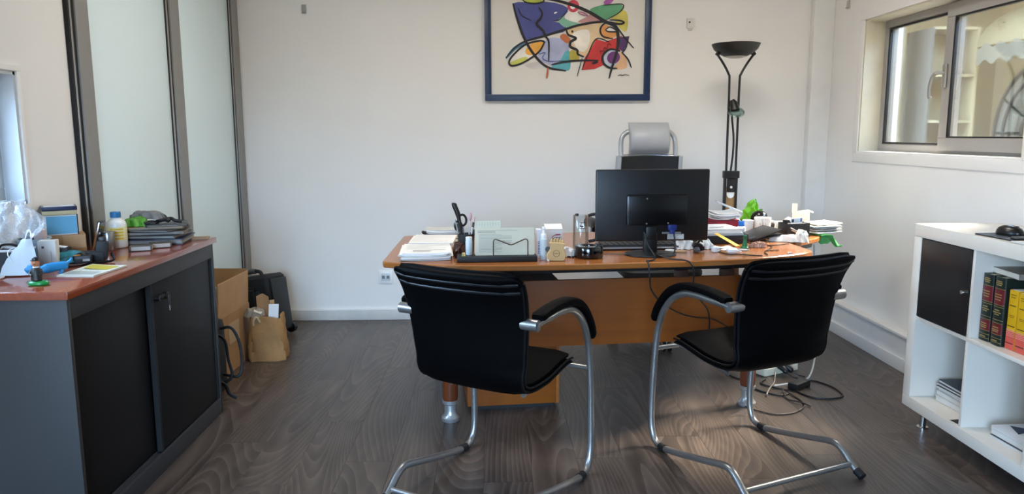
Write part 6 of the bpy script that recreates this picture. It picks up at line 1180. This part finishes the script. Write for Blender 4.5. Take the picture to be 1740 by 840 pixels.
def law_book(label, y_, th):
    h = 0.262; x0 = 1.905; dp = 0.185
    t_ = thing('book', label, 'book', (x0, y_, 0.5035), 0, 'hardback dictionaries in the upper cube')
    obj('cover', MB().box((dp / 2, th / 2 - 0.002, h / 2), (dp, 0.003, h), GBK).box((dp / 2, -th / 2 + 0.002, h / 2), (dp, 0.003, h), GBK), t_)
    sp = [( -0.006 * math.cos(a), (th / 2) * math.sin(a)) for a in [R(-90 + 180 * k / 10) for k in range(11)]]
    obj('spine', MB().prism(sp + [(0.004, th / 2), (0.004, -th / 2)], 0, h, GBK, bev=0.001), t_)
    obj('page_block', MB().box((dp / 2, 0, h / 2), (dp - 0.008, th - 0.008, h - 0.008), PAPERC), t_)
    tx = MB(); bds = []
    for z0, z1 in ((0.158, 0.215), (0.044, 0.084)): bd = MB(); bds.append(bd); bd.prism([(x_ - 0.0006, y__ * 0.99) for x_, y__ in sp] + [(0.001, th / 2 * .99), (0.001, -th / 2 * .99)], z0, z1, RBK)
    for zc in (0.2175, 0.156, 0.148, 0.0865, 0.042, 0.028, 0.012, 0.098): tx.prism([(x_ - 0.0008, y__ * 0.98) for x_, y__ in sp] + [(0.0, th / 2 * .98), (0.0, -th / 2 * .98)], zc, zc + 0.0014, GOLD)
    for zc, wd in ((0.246, .5), (0.239, .6), (0.232, .45), (0.196, .62), (0.186, .62), (0.176, .5), (0.136, .45), (0.127, .75), (0.119, .4), (0.070, .5), (0.061, .6), (0.054, .5), (0.019, .5)):
        tx.box((-0.0066, 0, zc), (0.0012, th * wd, 0.0032), GOLD)
    for bd in bds: obj('band', bd, t_)
    obj('lettering', tx, t_)
    return t_
law_book('dark green and red hardback, leftmost in the upper open cube', 2.760, 0.060); law_book('dark green and red hardback standing against the yellow book', 2.692, 0.058)
def yellow_book(label, y_, th, h):
    t_ = thing('book', label, 'book', (1.915, y_, 0.5035), R(2), 'hardback dictionaries in the upper cube'); YL = P('#d9a916', 0.4); OR = P('#d0584a', 0.4)
    obj('cover', MB().box((0.055, 0, h / 2), (0.11, th, h), YL, bev=0.0015), t_); obj('page_block', MB().box((0.058, 0, h / 2 + 0.001), (0.107, th - 0.006, h - 0.0005), PAPER), t_)
    obj('band', MB().box((-0.0003, 0, 0.036), (0.001, th * 0.98, 0.070), OR), t_); tx = MB()
    for k in range(5): tx.box((-0.0009, 0, 0.052 + 0.006 * k), (0.0006, th * 0.95, 0.0014), P('#eaa79c', 0.4))
    for zc, wd, c in ((0.205, .6, '#8a6a10'), (0.196, .5, '#8a6a10'), (0.165, .7, '#3d3210'), (0.128, .6, '#a5781a'), (0.122, .5, '#a5781a'), (0.088, .8, '#3d3210'), (0.024, .8, '#3a1512')): tx.box((-0.0009, 0, zc * h / 0.222), (0.0008, th * wd, 0.003), P(c, 0.5))
    obj('lettering', tx, t_)
yellow_book('yellow book with a red foot band, second from the green hardbacks', 2.632, 0.044, 0.224); yellow_book('yellow book with a red foot band at the photo right edge', 2.578, 0.050, 0.220)
bb = thing('book', 'black book standing behind the yellow books', 'book', (2.06, 2.60, 0.5035), 0, 'hardback dictionaries in the upper cube'); obj('cover', MB().box((0.08, 0, 0.125), (0.15, 0.12, 0.25), BLACKM, bev=0.003), bb); obj('page_block', MB().box((0.08, 0.0, 0.127), (0.14, 0.11, 0.2495), PAPER), bb)
wp = thing('paperback', 'white-edged paperback lying on top of the green hardbacks', 'book', (1.995, 2.705, 0.7665), R(-6))
obj('page_block', MB().box((0, 0, 0.011), (0.128, 0.172, 0.018), P('#d8d2c4', 0.7)), wp); obj('cover', MB().box((0, 0, 0.021), (0.13, 0.176, 0.0015), P('#8a8378', 0.5)).box((0, 0, 0.001), (0.13, 0.176, 0.0015), P('#8a8378', 0.5)).box((0.0, -0.0882, 0.011), (0.13, 0.0015, 0.021), P('#8a8378', 0.5)), wp)
def mag(label, x_, y_, z_, rz_, w_, d_, th, hexc, sag=0.010, group='magazines in the lower cubes'):
    t_ = thing('magazine', label, 'magazine', (x_, y_, z_), R(rz_), group)
    sg = lambda u, v: sag * (1 - abs(2 * u - 1)) * 0.0 + sag * (1 - v) * 0.0
    obj('pages', MB().box((0, 0, th * 0.45), (w_ - 0.004, d_ - 0.004, th * 0.8), P('#d6d5d1', 0.6)), t_)
    obj('cover', MB().box((0, 0, th * 0.93), (w_, d_, th * 0.12), P(hexc, 0.35), bev=0.0004), t_)
    return t_
zz = 0.1335
ml = [('lowest thick white magazine of the pile in the lower far cube', '#cfcfcd', 0.024), ('second white magazine from the bottom in the lower far cube', '#c9cacb', 0.020), ('grey-white magazine in the middle of the lower far cube pile', '#bfc2c4', 0.014), ('black-spined magazine above the white ones in the lower far cube', '#14161b', 0.009), ('navy magazine second from the top in the lower far cube', '#1a2238', 0.010), ('dark navy magazine on top of the pile in the lower far cube', '#161d31', 0.011)]
for k, (lb_, hx, th) in enumerate(ml): mag(lb_, 2.055 + 0.004 * (k % 3), 2.985 + 0.004 * ((k * 2) % 3), zz, 3 - 2 * (k % 3), 0.20, 0.25, th, hx); zz += th + 0.0006
tp_ = thing('leaflet', 'dark card lying at the front of the lower far cube', 'card', (1.90, 2.842, 0.1335), R(8)); obj('card', MB().box((0, 0, 0.001), (0.05, 0.062, 0.0016), BLACK), tp_); obj('edge', MB().box((0, 0, 0.0004), (0.052, 0.064, 0.0006), PAPERG), tp_)
zz = 0.1335
for lb_, hx, th, dx in (('dark grey bottom magazine in the lower near cube', '#4a4c4e', 0.014, 0.0), ('thick white magazine in the middle of the lower near cube pile', '#d9d9d6', 0.022, 0.004), ('white magazine with navy panel on top in the lower near cube', '#d3d6da', 0.012, 0.002)):
    m_ = mag(lb_, 2.02 + dx, 2.58 + dx, zz, 2, 0.19, 0.24, th, hx); zz += th + 0.0006
pr = MB(); pr.add([(-0.03, 0.105, 0), (-0.06, 0.02, 0), (0.03, 0.05, 0)], [(0, 1, 2)], P('#1d2c52', 0.4)); obj('print', pr, m_, (0, 0, 0.0128)); pr = MB(); pr.quad((-0.06, -0.10, 0), (0.02, -0.09, 0), (0.03, -0.02, 0), (-0.05, -0.03, 0), P('#7a3040', 0.4)); obj('print', pr, m_, (0, 0, 0.0128))
pg = thing('plastic_bag', 'knotted pale plastic bag lying on the magazines in the lower near cube', 'bag', (2.06, 2.545, zz + 0.001))
obj('film', MB().grid(lambda u, v: ((0.075 + 0.008 * math.sin(18.85 * u + 7 * v)) * math.cos(6.283 * u) * math.sin(math.pi * (.04 + .95 * v)), (0.085 + 0.008 * math.sin(25 * u)) * math.sin(6.283 * u) * math.sin(math.pi * (.04 + .95 * v)), 0.075 - 0.07 * math.cos(math.pi * v) + 0.006 * math.sin(31 * u + 11 * v) * math.sin(math.pi * v)), 36, 16, glass_mat('mat_milky_film', (0.9, 0.92, 0.94, 1), 0.3, 0.15, 0.5)), pg, ang=25)
